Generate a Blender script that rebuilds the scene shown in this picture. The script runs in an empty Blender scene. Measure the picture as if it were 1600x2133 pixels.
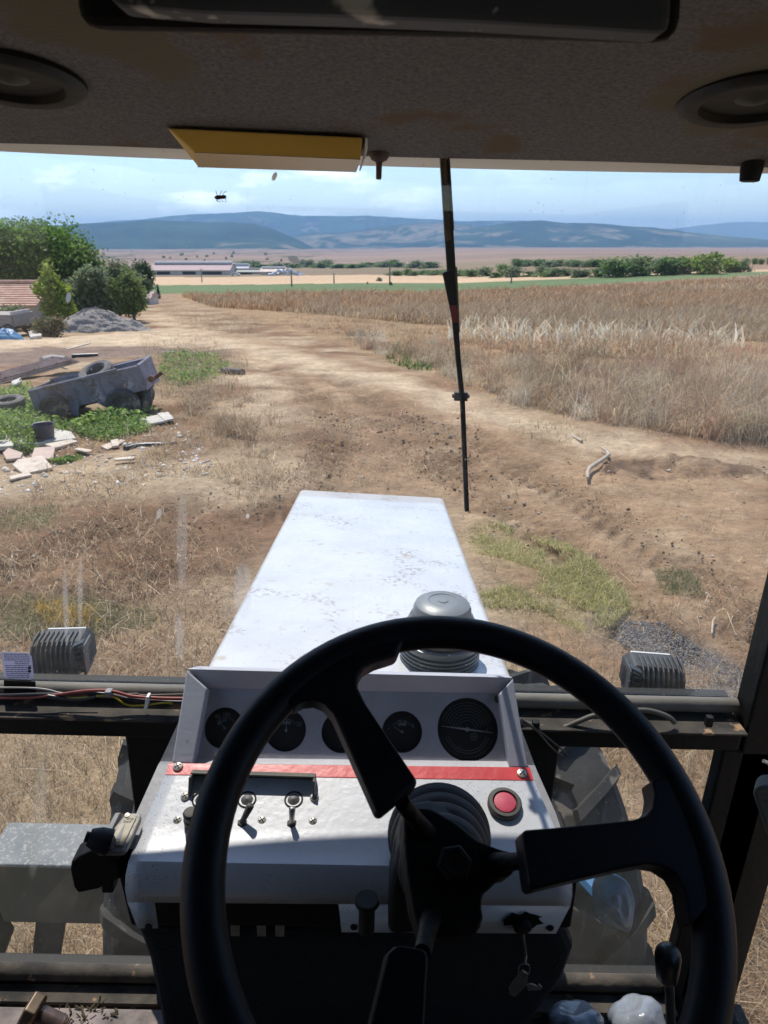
import bpy, math, random
import numpy as np
from mathutils import Vector, Matrix
from mathutils.geometry import tessellate_polygon
random.seed(7); RNG = np.random.default_rng(7)
scene = bpy.context.scene; COL = scene.collection
rad = math.radians
# ---------------------------------------------------------------- camera
F, PITCH, ROLL, CAMH = 1480.0, rad(20.8), rad(1.6), 2.3
cam_d = bpy.data.cameras.new("camera"); cam = bpy.data.objects.new("camera", cam_d); COL.objects.link(cam)
cam.location = (0, 0, CAMH); cam.rotation_euler = (math.pi/2 - PITCH, 0, 0)
cam_d.sensor_fit = 'VERTICAL'; cam_d.sensor_height = 24.0; cam_d.lens = F/2133.0*24.0
cam_d.clip_start = 0.02; cam_d.clip_end = 40000
cam_d.dof.use_dof = True; cam_d.dof.focus_distance = 1.25; cam_d.dof.aperture_fstop = 9.0
scene.camera = cam
# ---------------------------------------------------------------- world, sun, exposure
HAZE = 1.2e-4
SUN_EL, SUN_AZ = rad(58.6), rad(-18)          # azimuth from +Y, negative = left
world = bpy.data.worlds.new("World"); scene.world = world; world.use_nodes = True
nt = world.node_tree; nt.nodes.clear()
def W(t): return nt.nodes.new(t)
sky = W('ShaderNodeTexSky'); sky.sky_type = 'NISHITA'; sky.sun_disc = False
sky.sun_elevation = SUN_EL; sky.sun_rotation = SUN_AZ; sky.air_density = 1.0; sky.dust_density = 0.3; sky.ozone_density = 3.0
tc = W('ShaderNodeTexCoord'); mp = W('ShaderNodeMapping'); mp.inputs['Scale'].default_value = (1.5, 1.5, 4.6)
cn = W('ShaderNodeTexNoise'); cn.inputs['Scale'].default_value = 4.6; cn.inputs['Detail'].default_value = 9; cn.inputs['Roughness'].default_value = 0.58
cr = W('ShaderNodeValToRGB'); cr.color_ramp.elements[0].position = 0.51; cr.color_ramp.elements[1].position = 0.66
cr.color_ramp.elements[0].color = (0, 0, 0, 1); cr.color_ramp.elements[1].color = (.62, .62, .62, 1)
mx = W('ShaderNodeMix'); mx.data_type = 'RGBA'; mx.inputs[7].default_value = (15.0, 15.4, 16.2, 1)
bg = W('ShaderNodeBackground'); bg.inputs['Strength'].default_value = 0.15; wo = W('ShaderNodeOutputWorld')
# fewer clouds to the right
sx = W('ShaderNodeSeparateXYZ'); mr = W('ShaderNodeMapRange'); mr.inputs[1].default_value = -0.1; mr.inputs[2].default_value = 0.22; mr.inputs[3].default_value = 1.0; mr.inputs[4].default_value = 0.10
mu = W('ShaderNodeMath'); mu.operation = 'MULTIPLY'
L = nt.links.new
L(tc.outputs['Generated'], mp.inputs[0]); L(mp.outputs[0], cn.inputs['Vector']); L(cn.outputs[0], cr.inputs[0])
mz = W('ShaderNodeMapRange'); mz.inputs[1].default_value = 0.16; mz.inputs[2].default_value = 0.34; mz.inputs[3].default_value = 1.0; mz.inputs[4].default_value = 0.0
mz2 = W('ShaderNodeMath'); mz2.operation = 'MULTIPLY'
L(tc.outputs['Generated'], sx.inputs[0]); L(sx.outputs[2], mz.inputs[0]); L(sx.outputs[0], mr.inputs[0]); L(cr.outputs[0], mu.inputs[0]); L(mr.outputs[0], mu.inputs[1])
L(mu.outputs[0], mz2.inputs[0]); L(mz.outputs[0], mz2.inputs[1]); L(mz2.outputs[0], mx.inputs[0]); L(sky.outputs[0], mx.inputs[6]); L(mx.outputs[2], bg.inputs[0]); L(bg.outputs[0], wo.inputs[0])
sd = bpy.data.lights.new("sun", 'SUN'); sd.energy = 4.2; sd.angle = rad(0.55); sd.color = (1.0, 0.95, 0.87)
sun = bpy.data.objects.new("sun", sd); COL.objects.link(sun)
sv = Vector((math.sin(SUN_AZ)*math.cos(SUN_EL), math.cos(SUN_AZ)*math.cos(SUN_EL), math.sin(SUN_EL)))
sun.rotation_euler = sv.to_track_quat('Z', 'Y').to_euler(); sun.location = (0, 0, 60)
scene.view_settings.view_transform = 'Standard'; scene.view_settings.look = 'None'; scene.view_settings.exposure = 0.36; scene.view_settings.gamma = 1.0
scene.cycles.max_bounces = 8; scene.cycles.diffuse_bounces = 4; scene.cycles.glossy_bounces = 3; scene.cycles.transmission_bounces = 6
scene.cycles.transparent_max_bounces = 16; scene.cycles.volume_bounces = 0; scene.cycles.sample_clamp_indirect = 6
# ---------------------------------------------------------------- helpers
def tag(o, label=None, cat=None, group=None, kind=None):
    if label: o['label'] = label
    if cat: o['category'] = cat
    if group: o['group'] = group
    if kind: o['kind'] = kind
    return o
def empty(name, loc=(0, 0, 0), rot=(0, 0, 0), parent=None):
    o = bpy.data.objects.new(name, None); COL.objects.link(o); o.location = loc; o.rotation_euler = rot; o.empty_display_size = .1
    if parent: o.parent = parent
    return o
def meshobj(name, me, mats, parent=None, smooth=None, bevel=0, solid=0, sub=0, loc=None):
    o = bpy.data.objects.new(name, me); COL.objects.link(o)
    for m in (mats if isinstance(mats, (list, tuple)) else [mats]): me.materials.append(m)
    if parent: o.parent = parent
    if loc is not None: o.location = loc
    if solid:
        s = o.modifiers.new('s', 'SOLIDIFY'); s.thickness = solid; s.offset = -1
    if bevel:
        b = o.modifiers.new('b', 'BEVEL'); b.width = bevel; b.segments = 3; b.limit_method = 'ANGLE'; b.angle_limit = rad(35)
        b.harden_normals = False
    if sub:
        s = o.modifiers.new('ss', 'SUBSURF'); s.levels = sub; s.render_levels = sub
    if smooth is not None:
        me.shade_smooth()
        try: me.set_sharp_from_angle(angle=rad(smooth))
        except Exception: pass
    return o
def vv(a): return Vector(a)
def frame_of(ax):
    ax = vv(ax).normalized(); t = Vector((0, 0, 1)) if abs(ax.z) < .9 else Vector((1, 0, 0))
    u = t.cross(ax).normalized(); return u, ax.cross(u).normalized(), ax
class MB:
    def __init__(s): s.v = []; s.f = []; s.m = []; s.mi = 0
    def add(s, vs, fs):
        b = len(s.v); s.v += [tuple(p) for p in vs]; s.f += [tuple(i+b for i in f) for f in fs]; s.m += [s.mi]*len(fs); return s
    def box(s, c, d, R=None):
        h = [x/2 for x in d]; vs = []
        for x in (-1, 1):
            for y in (-1, 1):
                for z in (-1, 1):
                    p = Vector((x*h[0], y*h[1], z*h[2]))
                    if R is not None: p = R @ p
                    vs.append(p + vv(c))
        return s.add(vs, [(0, 1, 3, 2), (4, 6, 7, 5), (0, 4, 5, 1), (2, 3, 7, 6), (0, 2, 6, 4), (1, 5, 7, 3)])
    def prism(s, poly, ext):
        n = len(poly); ext = vv(ext); P = [vv(p) for p in poly]; vs = P + [p+ext for p in P]
        tri = tessellate_polygon([P]); fs = [tuple(t) for t in tri] + [tuple(i+n for i in reversed(t)) for t in tri]
        fs += [(i, i+n, (i+1) % n+n, (i+1) % n) for i in range(n)]
        return s.add(vs, fs)
    def nprism(s, poly, ext):
        n = len(poly); ext = vv(ext); P = [vv(p) for p in poly]; vs = P + [p+ext for p in P]
        fs = [tuple(range(n)), tuple(range(2*n-1, n-1, -1))] + [(i, i+n, (i+1) % n+n, (i+1) % n) for i in range(n)]
        return s.add(vs, fs)
    def quad(s, a, b, c, d): return s.add([a, b, c, d], [(0, 1, 2, 3)])
    def tube(s, path, r, n=10, closed=False, caps=True, squash=None):
        P = [vv(p) for p in path]; N = len(P); rs = r if isinstance(r, (list, tuple)) else [r]*N; vs = []; up = None
        for i, p in enumerate(P):
            if closed: t = P[(i+1) % N]-P[i-1]
            else: t = P[min(i+1, N-1)]-P[max(i-1, 0)]
            t.normalize()
            if up is None: u, w, _ = frame_of(t)
            else:
                u = (up - t*up.dot(t)).normalized(); w = t.cross(u)
            up = u
            for k in range(n):
                a = 2*math.pi*k/n; vs.append(p + u*(rs[i]*math.cos(a)) + w*(rs[i]*math.sin(a)))
        fs = []
        for i in range(N if closed else N-1):
            for k in range(n):
                j = (i+1) % N; fs.append((i*n+k, i*n+(k+1) % n, j*n+(k+1) % n, j*n+k))
        if caps and not closed: fs += [tuple(reversed(range(n))), tuple(range((N-1)*n, N*n))]
        return s.add(vs, fs)
    def lathe(s, prof, c=(0, 0, 0), ax=(0, 0, 1), n=24, fr=None):
        u, w, a = fr if fr else frame_of(ax); c = vv(c); vs = []; N = len(prof)
        for r, h in prof:
            for k in range(n):
                t = 2*math.pi*k/n; vs.append(c + a*h + u*(r*math.cos(t)) + w*(r*math.sin(t)))
        fs = [(i*n+k, i*n+(k+1) % n, (i+1)*n+(k+1) % n, (i+1)*n+k) for i in range(N-1) for k in range(n)]
        if prof[0][0] > 1e-6: fs.append(tuple(reversed(range(n))))
        if prof[-1][0] > 1e-6: fs.append(tuple(range((N-1)*n, N*n)))
        return s.add(vs, fs)
    def build(s, name, mats, parent=None, **k):
        me = bpy.data.meshes.new(name); me.from_pydata(s.v, [], s.f)
        me.polygons.foreach_set('material_index', s.m); me.update()
        return meshobj(name, me, mats, parent, **k)
def npmesh(name, V, Fq, mats, col=None, parent=None, smooth=False, tri=None):
    """V (n,3); Fq (m,4) quads; tri (k,3)"""
    me = bpy.data.meshes.new(name); nq = len(Fq); ntr = 0 if tri is None else len(tri)
    me.vertices.add(len(V)); me.vertices.foreach_set('co', np.asarray(V, np.float32).ravel())
    li = np.asarray(Fq, np.int32).ravel()
    if ntr: li = np.concatenate([li, np.asarray(tri, np.int32).ravel()])
    me.loops.add(len(li)); me.loops.foreach_set('vertex_index', li)
    ls = np.arange(nq, dtype=np.int32)*4
    if ntr: ls = np.concatenate([ls, nq*4 + np.arange(ntr, dtype=np.int32)*3])
    me.polygons.add(nq+ntr); me.polygons.foreach_set('loop_start', ls)
    me.update(calc_edges=True); me.validate()
    if col is not None:
        a = me.color_attributes.new('col', 'FLOAT_COLOR', 'POINT'); c4 = np.ones((len(V), 4), np.float32); c4[:, :3] = col
        a.data.foreach_set('color', c4.ravel())
    o = bpy.data.objects.new(name, me); COL.objects.link(o)
    for m in (mats if isinstance(mats, (list, tuple)) else [mats]): me.materials.append(m)
    if parent: o.parent = parent
    if smooth: me.shade_smooth()
    return o
def copy_thing(src, loc, rot=None, scale=None, label=None, group=None):
    def cp(o, par):
        c = o.copy(); COL.objects.link(c); c.parent = par
        for ch in [q for q in scene.objects if q.parent == o]: cp(ch, c)
        return c
    r = cp(src, None); r.location = loc
    if rot is not None: r.rotation_euler = rot
    if scale is not None: r.scale = scale
    if label: r['label'] = label
    if group: r['group'] = group
    return r
# ---- materials
def mat(name, c1, c2=None, scale=8, detail=5, rough=.6, metal=0, bump=0, bscale=40, spots=None, spot_scale=60, spot_t=.68, coat=0, spec=.5, stretch=None, ramp=(.35, .65), rough2=None, spots2=None, spot2_scale=4, spot2_t=.62, trans=0, coords='Object'):
    m = bpy.data.materials.new(name); m.use_nodes = True; t = m.node_tree; n = t.nodes; lk = t.links.new
    b = n['Principled BSDF']; b.inputs['Roughness'].default_value = rough; b.inputs['Metallic'].default_value = metal
    b.inputs['Specular IOR Level'].default_value = spec; b.inputs['Coat Weight'].default_value = coat
    if c2 is None: c2 = tuple(x*.85 for x in c1)
    co = n.new('ShaderNodeTexCoord'); mpn = n.new('ShaderNodeMapping'); lk(co.outputs[coords], mpn.inputs[0])
    if stretch: mpn.inputs['Scale'].default_value = stretch
    no = n.new('ShaderNodeTexNoise'); no.inputs['Scale'].default_value = scale; no.inputs['Detail'].default_value = detail; no.inputs['Roughness'].default_value = .6
    lk(mpn.outputs[0], no.inputs['Vector']); r = n.new('ShaderNodeValToRGB'); r.color_ramp.elements[0].position = ramp[0]; r.color_ramp.elements[1].position = ramp[1]
    r.color_ramp.elements[0].color = (*c1, 1); r.color_ramp.elements[1].color = (*c2, 1); lk(no.outputs[0], r.inputs[0]); cur = r.outputs[0]
    for sc_, th, cc in ((spot_scale, spot_t, spots), (spot2_scale, spot2_t, spots2)):
        if cc:
            n2 = n.new('ShaderNodeTexNoise'); n2.inputs['Scale'].default_value = sc_; n2.inputs['Detail'].default_value = 4; lk(mpn.outputs[0], n2.inputs['Vector'])
            r2 = n.new('ShaderNodeValToRGB'); r2.color_ramp.elements[0].position = th; r2.color_ramp.elements[1].position = th+.05
            lk(n2.outputs[0], r2.inputs[0]); mxx = n.new('ShaderNodeMix'); mxx.data_type = 'RGBA'; lk(r2.outputs[0], mxx.inputs[0]); lk(cur, mxx.inputs[6]); mxx.inputs[7].default_value = (*cc, 1); cur = mxx.outputs[2]
    lk(cur, b.inputs['Base Color'])
    if rough2 is not None:
        mr_ = n.new('ShaderNodeMapRange'); mr_.inputs[3].default_value = rough; mr_.inputs[4].default_value = rough2; lk(no.outputs[0], mr_.inputs[0]); lk(mr_.outputs[0], b.inputs['Roughness'])
    if bump:
        n3 = n.new('ShaderNodeTexNoise'); n3.inputs['Scale'].default_value = bscale; n3.inputs['Detail'].default_value = 4; lk(mpn.outputs[0], n3.inputs['Vector'])
        bp = n.new('ShaderNodeBump'); bp.inputs['Strength'].default_value = bump; bp.inputs['Distance'].default_value = .4/bscale; lk(n3.outputs[0], bp.inputs['Height']); lk(bp.outputs[0], b.inputs['Normal'])
    if trans: b.inputs['Transmission Weight'].default_value = trans
    return m
def attr_mat(name, rough=.8, translucent=0.0, nscale=0, namt=.3, bump=0, bscale=30, bdist=.02, spec=.2):
    m = bpy.data.materials.new(name); m.use_nodes = True; t = m.node_tree; n = t.nodes; lk = t.links.new
    b = n['Principled BSDF']; b.inputs['Roughness'].default_value = rough; b.inputs['Specular IOR Level'].default_value = spec
    a = n.new('ShaderNodeAttribute'); a.attribute_name = 'col'; cur = a.outputs['Color']
    if nscale:
        co = n.new('ShaderNodeTexCoord')
        for k, s_ in enumerate((nscale, nscale*6.3)):
            no = n.new('ShaderNodeTexNoise'); no.inputs['Scale'].default_value = s_; no.inputs['Detail'].default_value = 8; no.inputs['Roughness'].default_value = .68; lk(co.outputs['Object'], no.inputs['Vector'])
            mr_ = n.new('ShaderNodeMapRange'); mr_.inputs[1].default_value = .3; mr_.inputs[2].default_value = .7; mr_.inputs[3].default_value = 1-namt; mr_.inputs[4].default_value = 1+namt; lk(no.outputs[0], mr_.inputs[0])
            vm = n.new('ShaderNodeVectorMath'); vm.operation = 'SCALE'; lk(cur, vm.inputs[0]); lk(mr_.outputs[0], vm.inputs['Scale']); cur = vm.outputs[0]
        if bump:
            bp = n.new('ShaderNodeBump'); bp.inputs['Strength'].default_value = bump; bp.inputs['Distance'].default_value = bdist
            n3 = n.new('ShaderNodeTexNoise'); n3.inputs['Scale'].default_value = bscale; n3.inputs['Detail'].default_value = 8; n3.inputs['Roughness'].default_value = .7; lk(co.outputs['Object'], n3.inputs['Vector']); lk(n3.outputs[0], bp.inputs['Height']); lk(bp.outputs[0], b.inputs['Normal'])
    lk(cur, b.inputs['Base Color'])
    if translucent:
        tr = n.new('ShaderNodeBsdfTranslucent'); ms = n.new('ShaderNodeMixShader'); ms.inputs[0].default_value = translucent; lk(cur, tr.inputs[0])
        lk(b.outputs[0], ms.inputs[1]); lk(tr.outputs[0], ms.inputs[2]); lk(ms.outputs[0], n['Material Output'].inputs[0])
    return m
def glass_mat(name, dust=.04, dust_col=(.75, .72, .66), refl=.9, smears_reflections=(), wide=2.0, thr=.5, gmax=.25):
    """clear pane: transparent + mirror by fresnel, with a film of dust, smudges and painted reflection streaks"""
    m = bpy.data.materials.new(name); m.use_nodes = True; t = m.node_tree; n = t.nodes; lk = t.links.new; n.remove(n['Principled BSDF'])
    out = n['Material Output']; tr = n.new('ShaderNodeBsdfTransparent'); gl = n.new('ShaderNodeBsdfGlossy'); gl.inputs['Roughness'].default_value = .02
    lw = n.new('ShaderNodeLayerWeight'); lw.inputs[0].default_value = .5; pwn = n.new('ShaderNodeMath'); pwn.operation = 'POWER'; pwn.inputs[1].default_value = 4.0; lk(lw.outputs['Facing'], pwn.inputs[0])
    ml = n.new('ShaderNodeMath'); ml.operation = 'MULTIPLY_ADD'; ml.inputs[1].default_value = .6*refl; ml.inputs[2].default_value = .025*refl; lk(pwn.outputs[0], ml.inputs[0])
    s1 = n.new('ShaderNodeMixShader'); lk(ml.outputs[0], s1.inputs[0]); lk(tr.outputs[0], s1.inputs[1]); lk(gl.outputs[0], s1.inputs[2])
    df = n.new('ShaderNodeBsdfDiffuse'); df.inputs[0].default_value = (*dust_col, 1); tl = n.new('ShaderNodeBsdfTranslucent'); tl.inputs[0].default_value = (*dust_col, 1)
    s2 = n.new('ShaderNodeMixShader'); s2.inputs[0].default_value = .5; lk(df.outputs[0], s2.inputs[1]); lk(tl.outputs[0], s2.inputs[2])
    co = n.new('ShaderNodeTexCoord'); parts = []
    def noise(sc, d, lo, hi, a, b_, st=None):
        no = n.new('ShaderNodeTexNoise'); no.inputs['Scale'].default_value = sc; no.inputs['Detail'].default_value = d
        if st:
            q = n.new('ShaderNodeMapping'); q.inputs['Scale'].default_value = st; q.inputs['Rotation'].default_value = (0, rad(14), 0); lk(co.outputs['Object'], q.inputs[0]); lk(q.outputs[0], no.inputs['Vector'])
        else: lk(co.outputs['Object'], no.inputs['Vector'])
        r = n.new('ShaderNodeMapRange'); r.inputs[1].default_value = lo; r.inputs[2].default_value = hi; r.inputs[3].default_value = a; r.inputs[4].default_value = b_; lk(no.outputs[0], r.inputs[0]); return r.outputs[0]
    parts.append(noise(wide, 4, .35, .75, dust*.4, dust*1.7))
    parts.append(noise(260, 2, .74, .78, 0, .55))
    parts.append(noise(14, 5, .62, .8, 0, dust*2.2, (6, 6, .5)))
    for (cx, cz, rx, rz, ang, amt) in smears_reflections:     # smudges and painted reflection streaks at a place on the pane (object space)
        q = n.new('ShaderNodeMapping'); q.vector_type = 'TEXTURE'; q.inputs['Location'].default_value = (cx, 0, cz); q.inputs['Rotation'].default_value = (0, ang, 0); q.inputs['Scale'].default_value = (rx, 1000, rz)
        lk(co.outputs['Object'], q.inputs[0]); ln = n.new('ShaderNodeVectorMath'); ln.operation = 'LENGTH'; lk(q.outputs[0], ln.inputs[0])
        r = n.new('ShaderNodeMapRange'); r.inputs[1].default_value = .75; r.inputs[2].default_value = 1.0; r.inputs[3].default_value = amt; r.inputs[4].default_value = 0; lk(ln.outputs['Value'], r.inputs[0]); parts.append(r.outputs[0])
    cur = parts[0]
    for p_ in parts[1:]:
        ad = n.new('ShaderNodeMath'); ad.operation = 'ADD'; ad.use_clamp = True; lk(cur, ad.inputs[0]); lk(p_, ad.inputs[1]); cur = ad.outputs[0]
    s3 = n.new('ShaderNodeMixShader'); lk(cur, s3.inputs[0]); lk(s1.outputs[0], s3.inputs[1]); lk(s2.outputs[0], s3.inputs[2]); lk(s3.outputs[0], out.inputs[0])
    return m
def cluster(m, colr, s1=5, t1=.55, s2=70, t2=.55, amt=.8):
    """dirt that gathers in clusters of fine specks"""
    t = m.node_tree; n = t.nodes; lk = t.links.new; b = n['Principled BSDF']; src = b.inputs['Base Color'].links[0].from_socket; co = n.new('ShaderNodeTexCoord'); fs = []
    for s_, th, wd in ((s1, t1, .10), (s2, t2, .06)):
        no = n.new('ShaderNodeTexNoise'); no.inputs['Scale'].default_value = s_; no.inputs['Detail'].default_value = 5; lk(co.outputs['Object'], no.inputs['Vector']); r = n.new('ShaderNodeMapRange'); r.inputs[1].default_value = th; r.inputs[2].default_value = th+wd; lk(no.outputs[0], r.inputs[0]); fs.append(r.outputs[0])
    q = n.new('ShaderNodeMath'); q.operation = 'MULTIPLY'; lk(fs[0], q.inputs[0]); lk(fs[1], q.inputs[1]); q2 = n.new('ShaderNodeMath'); q2.operation = 'MULTIPLY'; lk(q.outputs[0], q2.inputs[0]); q2.inputs[1].default_value = amt
    x = n.new('ShaderNodeMix'); x.data_type = 'RGBA'; lk(q2.outputs[0], x.inputs[0]); lk(src, x.inputs[6]); x.inputs[7].default_value = (*colr, 1); lk(x.outputs[2], b.inputs['Base Color'])
# ---- numpy noise
_T = RNG.random((256, 256))
def vnoise(x, y):
    xi = np.floor(x).astype(int); yi = np.floor(y).astype(int); fx = x-xi; fy = y-yi
    fx = fx*fx*(3-2*fx); fy = fy*fy*(3-2*fy); g = lambda a, b: _T[a & 255, b & 255]
    return (g(xi, yi)*(1-fx)+g(xi+1, yi)*fx)*(1-fy)+(g(xi, yi+1)*(1-fx)+g(xi+1, yi+1)*fx)*fy
def fbm(x, y, o=4):
    s = 0; a = .5; tot = 0
    for k in range(o): s = s+a*vnoise(x*2**k+17*k, y*2**k+31*k); tot += a; a *= .5
    return s/tot
# ---- terrain
TY = np.array([-400, 0, 6, 12, 30, 60, 100, 170, 300, 450, 700, 1500, 3500, 9000, 14000.])
TZ = np.array([2, 0, 0, -.12, -1.2, -2.5, -4.0, -5.9, -9.7, -13, -16.9, -21, -29, -60, -90.])
def base_h(x, y):
    h = np.interp(y, TY, TZ)
    return h + np.clip((x-15)/400., 0, .4)*np.clip(y, 0, 150)*.12 - np.clip((-x-6)/60., 0, 1)*np.clip(y-8, 0, 60)*.02
CT, ST = math.cos(PITCH), math.sin(PITCH)
def raydir(px, py):
    px = np.asarray(px, float); py = np.asarray(py, float)
    cx = (px-800)/F; cy = -(py-1066.5)/F
    return np.stack([cx, CT+cy*ST, -ST+cy*CT], -1)
def G(px, py):
    d = raydir(px, py); d = np.atleast_2d(d); t = np.full(len(d), .5); step = t*.02
    hit = np.zeros(len(d), bool); lo = t.copy()
    for _ in range(900):
        p = d*t[:, None]; below = (CAMH+p[:, 2]) < base_h(p[:, 0], p[:, 1]); hit |= below
        lo = np.where(~hit, t, lo); t = np.where(hit, t, t*1.012)
    hi = t
    for _ in range(24):
        m = (lo+hi)/2; p = d*m[:, None]; b = (CAMH+p[:, 2]) < base_h(p[:, 0], p[:, 1]); hi = np.where(b, m, hi); lo = np.where(b, lo, m)
    p = d*hi[:, None]; return np.stack([p[:, 0], p[:, 1], base_h(p[:, 0], p[:, 1])], -1)
def G1(px, py): return Vector(G([px], [py])[0])
def pxm(px, py):   # metres per photo pixel at the ground point under (px,py)
    p = G1(px, py); return (p.y*CT-(p.z-CAMH)*ST)/F
def wpoly(pts):
    a = np.array(pts, float); return G(a[:, 0], a[:, 1])[:, :2]
def inpoly(x, y, P):
    c = np.zeros(x.shape, bool); j = len(P)-1
    for i in range(len(P)):
        xi, yi = P[i]; xj, yj = P[j]
        with np.errstate(divide='ignore', invalid='ignore'):
            c ^= ((yi > y) != (yj > y)) & (x < (xj-xi)*(y-yi)/(yj-yi+1e-12)+xi)
        j = i
    return c
# ---- tractor-local frame: coordinates u are measured from the camera, rolled 1.6 degrees with the tractor
Rr = Matrix.Rotation(ROLL, 3, 'Y')
OL = Rr.transposed() @ Vector((0, 0, CAMH))
def ray(px, py): return Rr.transposed() @ Vector(raydir(px, py).tolist())
def PY(px, py, y): d = ray(px, py); return d*(y/d.y)
def PP(px, py, p0, n): d = ray(px, py); return d*(vv(p0).dot(vv(n))/d.dot(vv(n)))
# ---------------------------------------------------------------- ground
def hnear(x, y):
    r = np.hypot(x, y); w = np.clip((55-r)/20, 0, 1)
    h = (fbm(x*.55, y*.55, 3)-.5)*.16*np.clip((r-1)/5, .25, 1) + (fbm(x*3.1+9, y*2.2, 4)-.5)*.075
    return h*w
Z = {}
Z['road'] = wpoly([(290, 652), (345, 645), (400, 662), (450, 690), (560, 712), (660, 728), (860, 772), (1000, 832), (1200, 905), (1400, 935), (1640, 965), (1700, 1500), (1150, 1420), (1010, 1200), (940, 1020), (690, 1015), (700, 960), (690, 900), (640, 850), (560, 790), (500, 745), (400, 700)])
Z['pale'] = wpoly([(300, 655), (340, 650), (450, 700), (560, 722), (700, 755), (860, 790), (1000, 838), (1200, 900), (1400, 925), (1640, 940), (1640, 975), (1400, 965), (1180, 925), (960, 865), (860, 820), (700, 790), (560, 750), (430, 718), (340, 690)])
Z['pale2'] = wpoly([(480, 745), (560, 760), (640, 830), (600, 870), (560, 905), (430, 860), (440, 790)])
Z['cross'] = wpoly([(-200, 722), (0, 712), (120, 700), (290, 690), (470, 700), (540, 725), (420, 722), (120, 716), (0, 730), (-200, 745)])
Z['crossd'] = wpoly([(-200, 745), (0, 728), (200, 716), (440, 722), (480, 738), (300, 745), (100, 752), (-200, 775)])
Z['field'] = wpoly([(330, 612), (620, 611), (900, 609), (1250, 596), (1640, 574), (1900, 560), (1900, 905), (1600, 905), (1250, 880), (1100, 845), (960, 795), (860, 760), (700, 715), (560, 672), (420, 637)])
Z['greenstrip'] = wpoly([(100, 610), (330, 612), (620, 611), (900, 609), (1250, 592), (1640, 570), (1640, 566), (1250, 577), (900, 589), (600, 592), (340, 594), (100, 594)])
Z['palefield'] = wpoly([(100, 594), (340, 594), (600, 592), (900, 589), (1130, 583), (1250, 577), (1640, 566), (1640, 560), (1250, 568), (900, 573), (600, 574), (100, 574)])
Z['gp'] = wpoly([(978, 1092), (1040, 1085), (1110, 1105), (1190, 1130), (1245, 1170), (1300, 1230), (1312, 1265), (1270, 1300), (1210, 1318), (1130, 1275), (1010, 1265), (1000, 1235), (1110, 1215), (1130, 1185), (1080, 1170), (985, 1140)])
Z['coal'] = wpoly([(1290, 1285), (1380, 1300), (1460, 1350), (1550, 1400), (1640, 1470), (1640, 1560), (1440, 1500), (1390, 1400), (1290, 1330)])
Z['dug'] = wpoly([(1270, 955), (1400, 950), (1500, 962), (1600, 975), (1600, 990), (1480, 985), (1320, 985), (1250, 978)])
Z['dryL'] = wpoly([(0, 1000), (300, 900), (560, 880), (640, 960), (620, 1010), (520, 1060), (300, 1040), (0, 1090)])
Z['weedL'] = wpoly([(340, 740), (430, 735), (480, 760), (450, 795), (370, 800), (330, 780)])
Z['weedT'] = wpoly([(-60, 815), (60, 808), (110, 840), (330, 870), (300, 905), (120, 920), (0, 935), (-80, 930)])
Z['gl1'] = wpoly([(0, 1070), (120, 1060), (100, 1100), (0, 1110)])
Z['gl2'] = wpoly([(0, 1260), (180, 1240), (330, 1260), (330, 1300), (150, 1300), (0, 1330)])
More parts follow.
